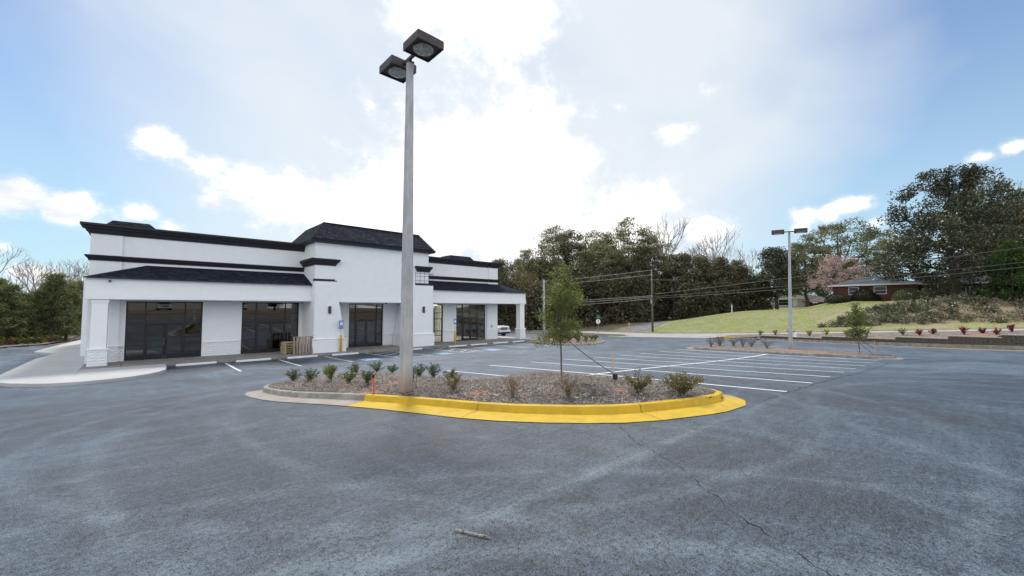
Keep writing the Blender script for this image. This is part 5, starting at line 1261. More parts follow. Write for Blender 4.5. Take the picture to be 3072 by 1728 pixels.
def plant(kind, x, y, label, sc=1.0, rz=None, group=None, dz=-.1, z=None):
    o = place(proto[kind], (x, y, (tz(x, y) if z is None else z)+dz), random.uniform(0, 6.28) if rz is None else rz, sc, label, group, first=kind not in used); used.add(kind); return o
random.seed(21)
# positions by bearing: list of (kind, x, y, scale, label)
def pos(px, Z):
    """a spot on the ground at map distance Z along the view axis on the bearing of column px"""
    T = (px-1536)/1222.3; X = T*Z; a = YAW; return (X*math.sin(a)+Z*math.cos(a), -X*math.cos(a)+Z*math.sin(a))
WOOD = [('rust', 1520, 84, 1.15, 'small russet-leaved tree just right of the shop roof'), ('w2', 1585, 96, 1.0, 'grey-green tree rising behind the russet tree near the shop roof'),
 ('w4', 1660, 92, 1.16, 'tall airy olive tree above the sapling, leftmost of the high crowns'), ('w1', 1700, 84, 1.06, 'tallest dense dark-green tree behind the near sapling'), ('w3', 1625, 88, .9, 'dark broad tree left of the sapling crown in the wood'),
 ('w4', 1780, 90, 1.06, 'round-topped olive tree right of the sapling crown'), ('w2', 1825, 84, 1.06, 'olive tree between the sapling and the utility pole'), ('w3', 1760, 80, .92, 'dark low-branched tree behind the street name sign'),
 ('w4', 1885, 86, 1.16, 'high pointed olive crown left of the utility pole top'), ('w1', 1850, 79, .80, 'dark tree behind the yellow hydrant'), ('w3', 1930, 80, 1.0, 'broad dark tree directly behind the utility pole'),
 ('w4', 1945, 86, 1.04, 'thin-crowned tree just left of the slender bare tree'), ('w1', 2000, 82, .74, 'dense tree at the foot of the slender bare tree'), ('w3', 2050, 80, .86, 'dark brown-green tree right of the utility pole'), ('w1', 2110, 80, .66, 'dense tree under the wide bare tree, left side'),
 ('w3', 2160, 78, .74, 'dense tree under the wide bare tree, right side'), ('w1', 2215, 78, .58, 'dark tree where the wood meets the lawn crest'), ('w3', 2228, 84, .62, 'dark tree left of the glossy magnolia near the small pale house'), ('w4', 2110, 92, .74, 'thin olive tree showing between the two bare trees'),
 ('rust', 1560, 80, .8, 'small brown tree seen under the canopy beside the white truck'), ('w3', 1500, 78, .9, 'dark tree behind the white truck'), ('w1', 1420, 95, .75, 'tree hidden behind the right end of the shop'), ('w2', 1460, 90, .8, 'tree seen past the white corner column')]
for k, px, Z, s, lab in WOOD:
    x, y = pos(px, Z); plant(k, x, y, lab, s, group=WG)
x, y = pos(1990, 84); plant('bare1', x, y, 'tall slender bare tree rising above the dark wood', 1.08, rz=1.0)
x, y = pos(2190, 82); plant('bare2', x, y, 'wide pale bare tree spreading above the wood right of the slender one', 1.10, rz=.4)
x, y = pos(2120, 90); plant('bare2', x, y, 'bare crown just left of the wide pale bare tree', .98, rz=2.4)
x, y = pos(2245, 96); plant('bare1', x, y, 'bare tree behind the left magnolia', .80, rz=2.4)
x, y = pos(3080, 66); plant('bare2', x, y, 'bare tree at the right edge of the view behind the great magnolia', 1.22, rz=.9)
# right: magnolias, blossom, oak
plant('magn', 75.2, -.3, 'great glossy dark magnolia towering at the right over the brick house', 1.0, rz=2.0)
x, y = pos(2330, 74); plant('magn2', x, y, 'round glossy magnolia left of the second lamp post', 1.02, rz=1.0)
x, y = pos(2508, 74); plant('pink', x, y, 'pink blossoming tree on the lawn left of the brick house', 1.22, rz=.5)
x, y = pos(2520, 94); plant('oak', x, y, 'wide spreading tree behind the pink blossoms', 1.0, rz=.8)
x, y = pos(2420, 98); plant('oak', x, y, 'spreading tree behind the top of the second lamp post', .8, rz=2.8)
x, y = pos(2680, 84); plant('w4', x, y, 'thin olive tree between the pink blossoms and the great magnolia', .85, group=WG)
x, y = pos(2400, 135); plant('w3', x, y, 'distant dark tree behind the small pale house, left one', .8, group=WG)
x, y = pos(2470, 138); plant('w1', x, y, 'distant dark tree behind the small pale house, middle one', .8, group=WG)
x, y = pos(2540, 120); plant('w3', x, y, 'distant dark tree behind the small pale house, right one', .85, group=WG)
x, y = pos(2960, 58); plant('w4', x, y, 'airy olive tree reaching right of the great magnolia crown', 1.0, group=WG)
x, y = pos(3010, 60); plant('w3', x, y, 'dark tree right of the great magnolia', .95, group=WG)
x, y = pos(3075, 54); plant('w1', x, y, 'dark tree at the right edge above the yellow-green cedar', .78, group=WG)
x, y = pos(2960, 66); plant('w1', x, y, 'dark tree standing behind the great magnolia trunk', .85, group=WG)
# left: pines and bare trees
PN = [('pine', 165, 38.5, .95), ('pine2', 205, 40.5, .96), ('pine', 232, 46, .92), ('pine2', 25, 34.6, .86), ('pine', 72, 36, .66), ('pine2', 115, 37.5, .80), ('pine2', -40, 33, .84), ('pine', 140, 42, .85), ('pine2', 255, 50, .95), ('pine', 0, 38.5, .86), ('pine', -100, 32, .9)]
PL = ['tallest young pine left of the shop', 'young pine just right of the tallest pine, nearest the shop wall', 'young pine partly behind the shop side wing', 'young pine at the left edge of the view', 'short young pine second from the left edge', 'young pine in the middle of the left row', 'young pine out past the left edge',
      'young pine behind the middle of the left row', 'young pine hidden behind the shop wing', 'short pine behind the leftmost pine', 'young pine far out past the left edge']
for (k, px, Z, s), lab in zip(PN, PL):
    x, y = pos(px, Z); plant(k, x, y, lab, s, group='young pines along the left drive', z=gz(x, y))
for px, Z, s, k, lab in ((60, 62, .66, 'bare2', 'bare grey tree behind the left pines, left one'), (150, 66, .68, 'bare2', 'bare grey tree behind the left pines, middle one'), (-30, 58, .70, 'bare1', 'bare grey tree rising at the left edge of the view'), (225, 70, .72, 'bare2', 'bare grey tree behind the left pines, nearest the shop'), (105, 60, .62, 'bare2', 'bare grey tree behind the left pines, second from the left')):
    x, y = pos(px, Z); plant(k, x, y, lab, s, z=.1)
# undergrowth and masses that read as one
def mass(name, pts, n, leafm, size, rad, seed, label=None, aspect=.6, parent=None):
    rs = np.random.RandomState(seed); P = np.array(pts); k = rs.randint(0, len(P), n); c = rs.normal(0, 1, (n, 3)); c /= np.maximum(1, np.linalg.norm(c, axis=1)/1.5)[:, None]
    C = P[k][:, :3]+c*P[k][:, 3:4]*np.array([1, 1, .8])*.6; C[:, 2] = np.maximum(C[:, 2], P[k][:, 4]+.02)
    V, F = leaf_quads(C, size, rs, aspect); o = obj(name, np_mesh(name, V, F, leafm)); return tag(o, label, kind='stuff')
rnd = random.Random(3); pts = []
for i in range(700):
    px = rnd.uniform(1440, 2300); Z = rnd.uniform(74, 84) if px < 1900 else rnd.uniform(74, 82); x, y = pos(px, Z)
    if y < 38.5 and px < 2040: y = 38.5+rnd.random()*2
    g0 = tz(x, y); h = rnd.random()**1.1*(8.5 if px < 2100 else 5.5); pts.append((x, y, g0+h, rnd.uniform(1.0, 2.2), g0))
mass('woodland_undergrowth', pts, 90000, L_['wood'], .44, 1, 4)
rnd = random.Random(8); pts = []
for i in range(160):
    px = rnd.uniform(-60, 250); x, y = pos(px, float(np.interp(px, [-60, 0, 170, 250], [32.5, 35, 39.5, 47]))+rnd.uniform(-.5, 4)); g0 = gz(x, y); pts.append((x, y, g0+rnd.uniform(0, .9), rnd.uniform(.5, .9), g0))
mass('pine_undergrowth', pts, 9000, L_['pine'], .22, 1, 5, aspect=.3)
# ivy bank and leaf litter to the right of the lawn
rnd = random.Random(12); pts = []; pts2 = []
for i in range(700):
    y = rnd.uniform(-16, 11.0); x = rnd.uniform(60.2, 68); e = (x-60)/8
    if y > 5 and x > 60+(11.5-y)*1.5: continue
    g0 = hz(x, y); (pts if rnd.random() < (.75 if y > 1 else .45) else pts2).append((x, y, g0+rnd.uniform(.05, .35), rnd.uniform(.3, .7), g0))
mass('ivy_bank', pts, 26000, L_['ivy'], .17, 1, 6)
mass('leaf_litter', pts2, 16000, L_['litter'], .15, 1, 7)
rnd = random.Random(14); pts = []
for i in range(120):
    x, y = rnd.uniform(66.5, 74), rnd.uniform(-14, -1.5); g0 = hz(x, y); pts.append((x, y, g0+rnd.random()*1.6, rnd.uniform(.5, 1.1), g0))
mass('bank_undergrowth', pts, 12000, L_['dark'], .24, 1, 9)
# yellow-green cedar at the right edge
def cedar(label, x, y, H, W_, seed, leaf='cedar', n=9000, size=.2, name='cedar_bush', cat='bush', asp=.35):
    rs = np.random.RandomState(seed); t = thing(name, label, cat, (x, y, tz(x, y)-.05)); k = 90; cs = []
    for i in range(k):
        z = H*(.03+.95*rs.random()); r = W_*(1-z/H)**.6*rs.uniform(.5, 1.05); a = rs.uniform(0, 6.28); cs.append(rs.normal(0, 1, (n//k, 3))*np.array([.30, .30, .22])*W_*.42+np.array([r*math.cos(a), r*math.sin(a), z]))
    C = np.concatenate(cs); C[:, 2] = np.maximum(C[:, 2], .02); V, F = leaf_quads(C, size, rs, asp); obj('foliage', np_mesh('foliage', V, F, L_[leaf]), t)
    obj('stem', MB().tube([(0, 0, -.2), (0, 0, H*.8)], [.08, .02], 6).mesh('stem', M_['bark']), t); return t
x, y = pos(3040, 42.5); cedar('bright yellow-green cedar bush at the right edge of the view', x, y, 6.2, 2.3, 3, n=12000)
x, y = pos(3110, 44); cedar('green cedar just past the right edge', x, y, 7.0, 2.6, 5, n=10000)

# ------------------------------------------------------------------ shrubs
def shrub(label, kind, loc, h, w, seed, group=None, stems=14, n=340, ls=.045, asp=.42, twigm='bark_sap', upright=.6, cat='shrub', name='shrub', bare=False):
    rnd = random.Random(seed); rs = np.random.RandomState(seed); t = thing(name, label, cat, loc, 0, group); t.rotation_euler = (0, 0, 0)
    mb = MB(); cs = []
    for k in range(stems):
        a = rnd.uniform(0, 6.28); s = rnd.uniform(.15, 1)**.7; d = Vector((math.cos(a)*s*w/2, math.sin(a)*s*w/2, h*(1-.35*s*s)*rnd.uniform(.75, 1.1)))
        p = Vector((math.cos(a)*.02, math.sin(a)*.02, -.03)); prev = p; P = [p]
        for i in range(1, 5):
            f = i/4; q = Vector((d.x*f**(1.0+upright*.3), d.y*f**(1.0+upright*.3), d.z*f**.85))+Vector((rnd.gauss(0, .012), rnd.gauss(0, .012), 0)); P.append(q)
        mb.tube(P, [.006, .005, .004, .003, .0015], 3, caps=False)
        for i in range(n//stems):
            f = rnd.random()**.55 if not bare else rnd.uniform(.5, 1); j = min(3, int(f*4)); q = P[j].lerp(P[j+1], f*4-j); cs.append((q.x+rnd.gauss(0, .022*(.5+w)), q.y+rnd.gauss(0, .022*(.5+w)), max(q.z+rnd.gauss(0, .02), .005)))
        for i in range(3):                      # side twigs
            j = rnd.randint(1, 3); q = P[j]; e = q+Vector((rnd.gauss(0, .05), rnd.gauss(0, .05), rnd.uniform(.01, .07)))*(.6+w*.6); mb.tube([q, e], [.003, .001], 3, caps=False)
            for _ in range(max(1, n//stems//8)): 
                f = rnd.random(); r_ = q.lerp(e, f); cs.append((r_.x+rnd.gauss(0, .012), r_.y+rnd.gauss(0, .012), max(.005, r_.z+rnd.gauss(0, .012))))
    obj('stems', mb.mesh('stems', M_[twigm], fix=False), t); V, F = leaf_quads(np.array(cs), ls, rs, asp); obj('leaves', np_mesh('leaves', V, F, L_[kind]), t); return t
G1 = 'evergreen shrubs at the left end of the near island'
SH = [(3.85, 14.58, .40, .62, 'ever', 'leftmost dark evergreen shrub at the corner of the near island'), (4.05, 13.57, .40, .64, 'ever', 'dark spreading shrub second from the left on the near island'), (5.25, 15.5, .44, .48, 'yell', 'small yellow-green shrub at the back, behind the brighter round one'),
      (4.36, 12.65, .50, .46, 'yell', 'bright yellow-green rounded shrub in a patch of red clay'), (4.51, 11.66, .38, .62, 'ever', 'dense dark green shrub between the yellow-green one and the orange marker'), (4.71, 10.86, .40, .60, 'ever', 'loose green shrub just behind the orange marker'),
      (6.15, 15.2, .46, .66, 'ever', 'spiky green shrub at the back edge, left of the lamp post'), (6.75, 14.7, .46, .80, 'ever', 'wide feathery green shrub at the back edge near the lamp post'), (7.0, 14.0, .34, .55, 'ever', 'low shrub tucked left behind the lamp post'),
      (6.63, 11.46, .46, .60, 'ever', 'green shrub immediately right of the lamp post'), (6.72, 10.77, .50, .66, 'ever', 'green shrub with one long shoot, second right of the lamp post'), (7.05, 10.3, .34, .45, 'ever', 'small green shrub behind the bronze-tipped one')]
for i, (x, y, h, w, k, lab) in enumerate(SH): shrub(lab, k, (x, y, ibz(x, y)), h, w, 100+i, G1, stems=18, n=620 if k == 'ever' else 800, ls=.046 if k == 'ever' else .042)
G2 = 'bronze-tipped shrubs along the front of the near island'
S2 = [(5.46, 7.9, .48, .66, 'abel', 18, 650, 'green and bronze shrub right of the lamp post base', False), (5.81, 6.26, .44, .52, 'rusty', 14, 230, 'sparse withered shrub in the middle of the near island', True), (6.54, 5.37, .46, .52, 'rusty', 16, 330, 'withered brown shrub in front of the sapling trunk', False),
      (7.91, 4.58, .52, .72, 'abel', 24, 1300, 'bronze-tipped shrub left of the big one at the right end', False), (8.7, 4.0, .50, 1.02, 'abel', 40, 2600, 'largest bushy bronze-tipped shrub at the right end of the near island', False)]
for i, (x, y, h, w, k, sn, n, lab, br) in enumerate(S2): shrub(lab, k, (x, y, ibz(x, y)), h, w, 140+i, G2, stems=sn, n=n, ls=.032, asp=.6, bare=br)
G3 = 'bare twiggy shrubs on the far narrow island'
S3 = [(33.9, 13.2, 'first twiggy shrub at the left tip of the far island'), (34.9, 12.9, 'second twiggy shrub from the left on the far island'), (35.3, 12.0, 'third twiggy shrub from the left on the far island'), (34.9, 11.2, 'fourth twiggy shrub on the far island'), (35.6, 10.8, 'fifth twiggy shrub on the far island, close behind the fourth'), (35.1, 9.6, 'widest twiggy shrub, just left of the second lamp post'), (35.8, 13.2, 'twiggy shrub at the back of the left tip')]
for i, (x, y, lab) in enumerate(S3): shrub(lab, 'twig', (x, y, ibz2(x, y)), random.uniform(.72, .92), random.uniform(.85, 1.15) if i != 5 else 1.5, 160+i, G3, stems=34, n=520, ls=.06, asp=.3, twigm='bark_pale')
G4 = 'shrubs on the low island beyond the shop canopy'
for i, (x, y, s) in enumerate([(30.97, 25.38, 1), (31.05, 24.23, .8), (36.5, 28.7, .8), (32.25, 24.26, .9), (33.38, 24.43, .8), (34.43, 24.74, .9), (33.6, 26.4, 1), (29.8, 25.8, .9)]):
    shrub(['dark round shrub nearest the sapling trunk', 'low shrub at the front of the low island', 'small shrub at the back right of the low island', 'dark shrub in the middle of the low island front', 'dark shrub second from the right tip of the low island', 'dark shrub at the right tip of the low island', 'green shrub in the centre of the low island', 'shrub hidden behind the sapling crown'][i],
          'ever', (x, y, ibz3(x, y)), .62*s, .9*s, 180+i, G4, stems=18, n=420, ls=.09, asp=.5)
# row on the street bed: green ones, then crimson ones
def on_bed(y): 
    top = next((tp for ya, yb, tp in secs if yb <= y <= ya), .36); return lerp(top, st(y)+.10, .35)+.04
ROW = [(13.6, 'yell'), (12.2, 'abel'), (10.9, 'yell'), (9.4, 'yell'), (8.1, 'yell'), (6.6, 'yell'), (5.2, 'abel'), (2.9, 'abel'), (1.9, 'redl'), (1.15, 'redl'), (-.55, 'redl'), (-1.55, 'redl'), (-2.2, 'redl'), (-3.0, 'redl'), (-3.75, 'redl')]
NM = ['first', 'second', 'third', 'fourth', 'fifth', 'sixth', 'seventh', 'eighth']
gi = ri = 0
for i, (y, k) in enumerate(ROW):
    red = k == 'redl'
    if red: lab = '%s crimson shrub from the left on the bed above the retaining wall' % NM[ri]; ri += 1
    else: lab = '%s green shrub from the left on the bed above the retaining wall' % NM[gi]; gi += 1
    xx = 47.5 if not (red and i % 2) else 48.6
    shrub(lab, k, (xx, y, on_bed(y) if y < 13.2 else .33), (.62 if not red else .55+.15*(i % 3 == 1)), .75 if not red else .62, 200+i, 'row of small shrubs above the retaining wall', stems=16, n=300 if not red else 420, ls=.08, asp=.5)
# shrubs along the left planted edge
for i, (px, k) in enumerate([(8, 'yell'), (38, 'rusty'), (62, 'yell'), (88, 'yell'), (112, 'ever'), (130, 'yell'), (158, 'rusty'), (175, 'yell')]):
    x, y = pos(px, [33.1, 33.7, 34.2, 34.7, 35.2, 35.6, 36.6, 37.6][i]); shrub('%s low shrub from the left along the planted edge under the pines' % NM[i], k, (x, y, gz(x, y)), .75, .95, 230+i, 'low shrubs under the left pines', stems=16, n=380, ls=.10, asp=.5)
mb = MB(); rows = []
for px, Z in [(-160, 27.5), (-60, 30.0), (20, 32.2), (80, 33.7), (140, 35.0), (190, 37.8), (240, 45)]:
    x, y = pos(px, Z); x2, y2 = pos(px, Z+5); rows.append([(x, y, gz(x, y)+.04), (x2, y2, gz(x2, y2)+.25)])
mb.ring(rows); struct('planted_edge', mb, M_['bed_far'], True)
# foundation hedges by the brick house
for i, (px, Z, r, h, lab) in enumerate([(2512, 62, 1.6, 1.35, 'clipped dark round bush at the left corner of the brick house'), (2565, 63, 1.0, 1.2, 'dark bush left of the big clipped pair by the brick wall'), (2592, 61, 1.5, 1.9, 'tallest clipped dark bush in front of the brick wall'), (2622, 60.5, 1.0, 1.2, 'small clipped bush right of the tallest one'),
    (2725, 55, 1.7, 1.7, 'wide rounded hedge bush right of the house door'), (2785, 54, 1.9, 1.5, 'sunlit hedge bush left of the magnolia trunk'), (2845, 53, 1.6, 1.8, 'round hedge bush against the magnolia trunk')]):
    x, y = pos(px, Z); rs = np.random.RandomState(60+i); t = thing('clipped_bush', lab, 'bush', (x, y, hz(x, y)-.05), 0, 'clipped bushes in front of the brick house')
    n = 3200; v = rs.normal(0, 1, (n, 3)); v /= np.linalg.norm(v, axis=1)[:, None]; v[:, 2] = np.abs(v[:, 2]); rr = rs.uniform(.78, 1.06, n)[:, None]; C = v*rr*np.array([r, r, h])
    V, F = leaf_quads(C, .15, rs, .6); obj('foliage', np_mesh('foliage', V, F, L_['dark' if i < 4 else 'ever']), t)
    core = MB().lathe([(r*.5, 0), (r*.82, h*.25), (r*.7, h*.6), (r*.3, h*.86)], 12); obj('stems', core.mesh('stems', M_['bark'], smooth=True), t)

# ------------------------------------------------------------------ the two saplings
def sapling(label, loc, H, W_, seed, z0, n, ls, leaf='sap', lean=0, tr=.024, sparse_top=.78):
    rnd = random.Random(seed); rs = np.random.RandomState(seed); t = thing('sapling', label, 'sapling', loc); mb = MB(); cs = []
    tp = [Vector((0, 0, -.05)), Vector((-.02+lean*.25, 0, H*.25)), Vector((-.03+lean*.5, .01, H*.5)), Vector((.0+lean*.6, 0, H*.75)), Vector((.03+lean*.6, .01, H*.96))]
    mb.tube(tp, [tr, tr*.85, tr*.65, tr*.35, .004], 8)
    def tpt(f): k = min(3, int(f*4)); return tp[k].lerp(tp[k+1], f*4-k)
    for k in range(64):
        f = lerp(z0, .97, (k+rnd.random())/64); b = tpt(f); e = (f-z0)/(1-z0); R0 = W_/2*(1.05 if e < .35 else 1.05-(e-.35)*1.15)*rnd.uniform(.5, 1.12); a = k*2.4+rnd.uniform(-.5, .5)
        rise = R0*(rnd.uniform(.4, 1.0) if e > .3 else rnd.uniform(-.2, .6)); d = Vector((math.cos(a)*R0, math.sin(a)*R0, rise)); P = [b, b+d*.5+Vector((0, 0, .04)), b+d]
        if e > .62: d = Vector((math.cos(a)*R0*.8, math.sin(a)*R0*.8, R0*1.5)); P = [b, b+d*.5, b+d]
        mb.tube(P, [.007, .004, .0015], 3, caps=False); m = int(n/64*(1.45 if e < .58 else .6 if e < .72 else .2)*rnd.uniform(.6, 1.4))
        for _ in range(m):
            g = rnd.random()**.6; j = 0 if g < .5 else 1; q = P[j].lerp(P[j+1], g*2-j); s = .062*(W_/1.4)*(1 if e < .6 else .5); cs.append((q.x+rnd.gauss(0, s), q.y+rnd.gauss(0, s), q.z+rnd.gauss(0, s)-.01))
    part_ = obj('trunk', mb.mesh('trunk', M_['bark_sap'], fix=False, smooth=True), t)
    V, F = leaf_quads(np.array(cs), ls, rs, .5); obj('crown', np_mesh('crown', V, F, L_[leaf]), t); return t
sapling('young leafy oak sapling tied to a stake, in the near mulched island', (7.95, 6.74, ibz(7.95, 6.74)-.02), 2.92, 1.42, 5, .33, 10500, .048)
s2 = sapling('small green staked sapling on the far narrow island', (34.85, 4.22, ibz2(34.85, 4.22)-.02), 3.3, 1.3, 6, .26, 5000, .085, 'sap', tr=.035)
s2.rotation_euler = (R(-2), R(-2.2), 0)
# grass blades along the verges, one mass
def tufts(name, poly, n, zf, seed, h=.10, w=.05):
    rs = np.random.RandomState(seed); xs = [p[0] for p in poly]; ys = [p[1] for p in poly]; P = []
    while len(P) < n:
        x = rs.uniform(min(xs), max(xs)); y = rs.uniform(min(ys), max(ys))
        if inpoly(x, y, poly): P.append((x, y, zf(x, y)))
    P = np.array(P); hh = h*rs.uniform(.5, 1.5, n); a = rs.uniform(0, 6.28, n); u = np.stack([np.cos(a)*w, np.sin(a)*w, 0*a], 1); top = P+np.stack([rs.normal(0, .03, n), rs.normal(0, .03, n), hh], 1)
    V = np.stack([P-u, P+u, top], 1).reshape(-1, 3); o = obj(name, np_mesh(name, V, np.arange(n*3).reshape(n, 3), L_['grass'])); return tag(o, kind='stuff')
tufts('grass', [(58.0, -14), (60.3, -14), (60.5, 8), (64, 12), (76, 3), (79, 8), (78, 17), (72, 26), (64, 32), (58.1, 31.5)], 45000, lambda x, y: hz(x, y)-.01 if x > 59.5 else tz(x, y)-.01, 5, .045, .022)
tufts('grass', [(46.2, 31.2), (50.3, 31.4), (50.3, 62), (46.2, 62)], 5000, lambda x, y: tz(x, y)-.09, 6, .05, .025)

# ------------------------------------------------------------------ utility pole and wires
up = thing('utility_pole', 'weathered wooden utility pole at the street corner carrying the wires', 'utility pole', (58.7, 31.5, tz(59.6, 31.5)-.1))
H0 = 9.3
obj('pole', MB().tube([(0, 0, -.3), (0, 0, H0)], [.17, .11], 12).mesh('pole', M_['wood_pole'], smooth=True), up)
obj('transformer_bracket', MB().box(-.3, -.1, -.1, .1, 4.2, 4.8).mesh('transformer_bracket', M_['steel']), up)
for z in (5.35, 5.2, 7.8, 8.6, 9.28): obj('insulator', MB().lathe([(.03, 0), (.06, .03), (.03, .06), (.055, .09), (.02, .12)], 10, (0 if z > 9 else -.12, 0, z)).mesh('insulator', M_['signwhite'], smooth=True), up)
up2 = place(up, (58.9, -27.5, 2.6), 0, 1.08, 'wooden utility pole past the right edge, holding the wires', 'utility poles')
up['group'] = 'utility poles'
up3 = place(up, (58.9, 88, -1.1), 0, 1.0, 'wooden utility pole far down the street beyond the shop', 'utility poles')
def wire(a, b, sag, label, r=.026, m='wire'):
    a = Vector(a); b = Vector(b); pts = []
    for k in range(25):
        f = k/24; p = a.lerp(b, f); p.z -= sag*4*f*(1-f); pts.append(p)
    t = MB().tube(pts, r, 4, caps=False).mesh('power_line', M_[m], tuple(a)); tag(obj('power_line', t, loc=tuple(a)), label, 'wire')
zb = up.location.z; zr = 2.6
wire((58.7, 31.5, zb+H0+.1), (58.9, 88, zb+9.6), .8, 'topmost wire running left from the utility pole top', m='wireg')
wire((58.55, 31.5, zb+8.65), (58.8, 88, zb+8.9), .8, 'second wire running left, just below the pole top', m='wireg')
for k, (z, dz, lab) in enumerate(((5.4, 0, 'upper of the three low wires left of the utility pole'), (5.2, -.1, 'middle low wire left of the utility pole'), (4.95, -.25, 'lowest wire left of the utility pole'))):
    wire((58.6, 31.5, zb+z), (58.8, 88, zb+z+dz-.2), .6+.2*k, lab, .028, 'wireg')
wire((58.6, 31.5, zb+7.9), (110, 40, zb+12.0), .5, 'thin wire crossing right from high on the pole toward the wood', .02, 'wireg')
wire((58.6, 31.5, zb+5.6), (58.8, -27.5, zr+8.6), .25, 'highest of the three wires sloping up to the right past the great magnolia', .03)
wire((58.6, 31.5, zb+5.25), (58.8, -27.5, zr+7.1), .55, 'middle wire sloping right above the hillside', .024)
wire((58.6, 31.5, zb+5.0), (58.8, -27.5, zr+6.7), .65, 'lowest wire sloping right above the hillside', .028)

# ------------------------------------------------------------------ street corner signs and hydrant
t = thing('stop_sign', 'back of a stop sign with green street name blades on one post', 'sign', (50.06, 35.4, tz(50.06, 35.4)-.05))
obj('post', MB().box(-.03, .03, -.03, .03, 0, 2.75).mesh('post', M_['steel']), t)
n8 = [(.38*math.cos(R(22.5+45*k)), .38*math.sin(R(22.5+45*k))) for k in range(8)]
dirx = Vector((math.cos(YAW+R(20)), math.sin(YAW+R(20)), 0)); sidex = Vector((dirx.y, -dirx.x, 0))
mb = MB(); mb.hexa([tuple(dirx*.035+sidex*a+Vector((0, 0, 1.95+b))) for a, b in n8], [tuple(dirx*.045+sidex*a+Vector((0, 0, 1.95+b))) for a, b in n8]); obj('sign_back', mb.mesh('sign_back', M_['signwhite']), t)
for z, w in ((2.46, .36), (2.68, .36)):
    mb = MB(); q = sidex*w; mb.hexa([tuple(-q+Vector((0, 0, z))-dirx*.01), tuple(q+Vector((0, 0, z))-dirx*.01), tuple(q+Vector((0, 0, z))+dirx*.01), tuple(-q+Vector((0, 0, z))+dirx*.01)],
            [tuple(-q+Vector((0, 0, z+.17))-dirx*.01), tuple(q+Vector((0, 0, z+.17))-dirx*.01), tuple(q+Vector((0, 0, z+.17))+dirx*.01), tuple(-q+Vector((0, 0, z+.17))+dirx*.01)])
    bl = obj('name_blade', mb.mesh('name_blade', M_['signgreen']), t)
t = thing('fire_hydrant', 'yellow fire hydrant on the grass beyond the side street', 'hydrant', (60.94, 36.9, tz(60.94, 36.9)-.05))
obj('barrel', MB().lathe([(.13, 0), (.13, .04), (.095, .05), (.095, .5), (.13, .51), (.13, .55), (.11, .58), (.10, .66), (.06, .72), (.02, .74), (.02, .78)], 14).mesh('barrel', M_['hyd'], smooth=True), t)
for a in (YAW-R(90), YAW+R(90), YAW+R(180)):
    d = Vector((math.cos(a), math.sin(a), 0)); obj('outlet', MB().tube([d*.08+Vector((0, 0, .42)), d*.17+Vector((0, 0, .42)), d*.175+Vector((0, 0, .42)), d*.21+Vector((0, 0, .42))], [.05, .05, .062, .062], 10).mesh('outlet', M_['hyd']), t)
x, y = pos(2195, 69); t = thing('marker_post', 'thin pale marker post at the lawn crest before the dark wood', 'post', (x, y, hz(x, y)-.05))
obj('post', MB().box(-.06, .06, -.06, .06, 0, 1.35).mesh('post', M_['signwhite']), t); obj('cap', MB().box(-.07, .07, -.07, .07, 1.35, 1.42).mesh('cap', M_['steel']), t)

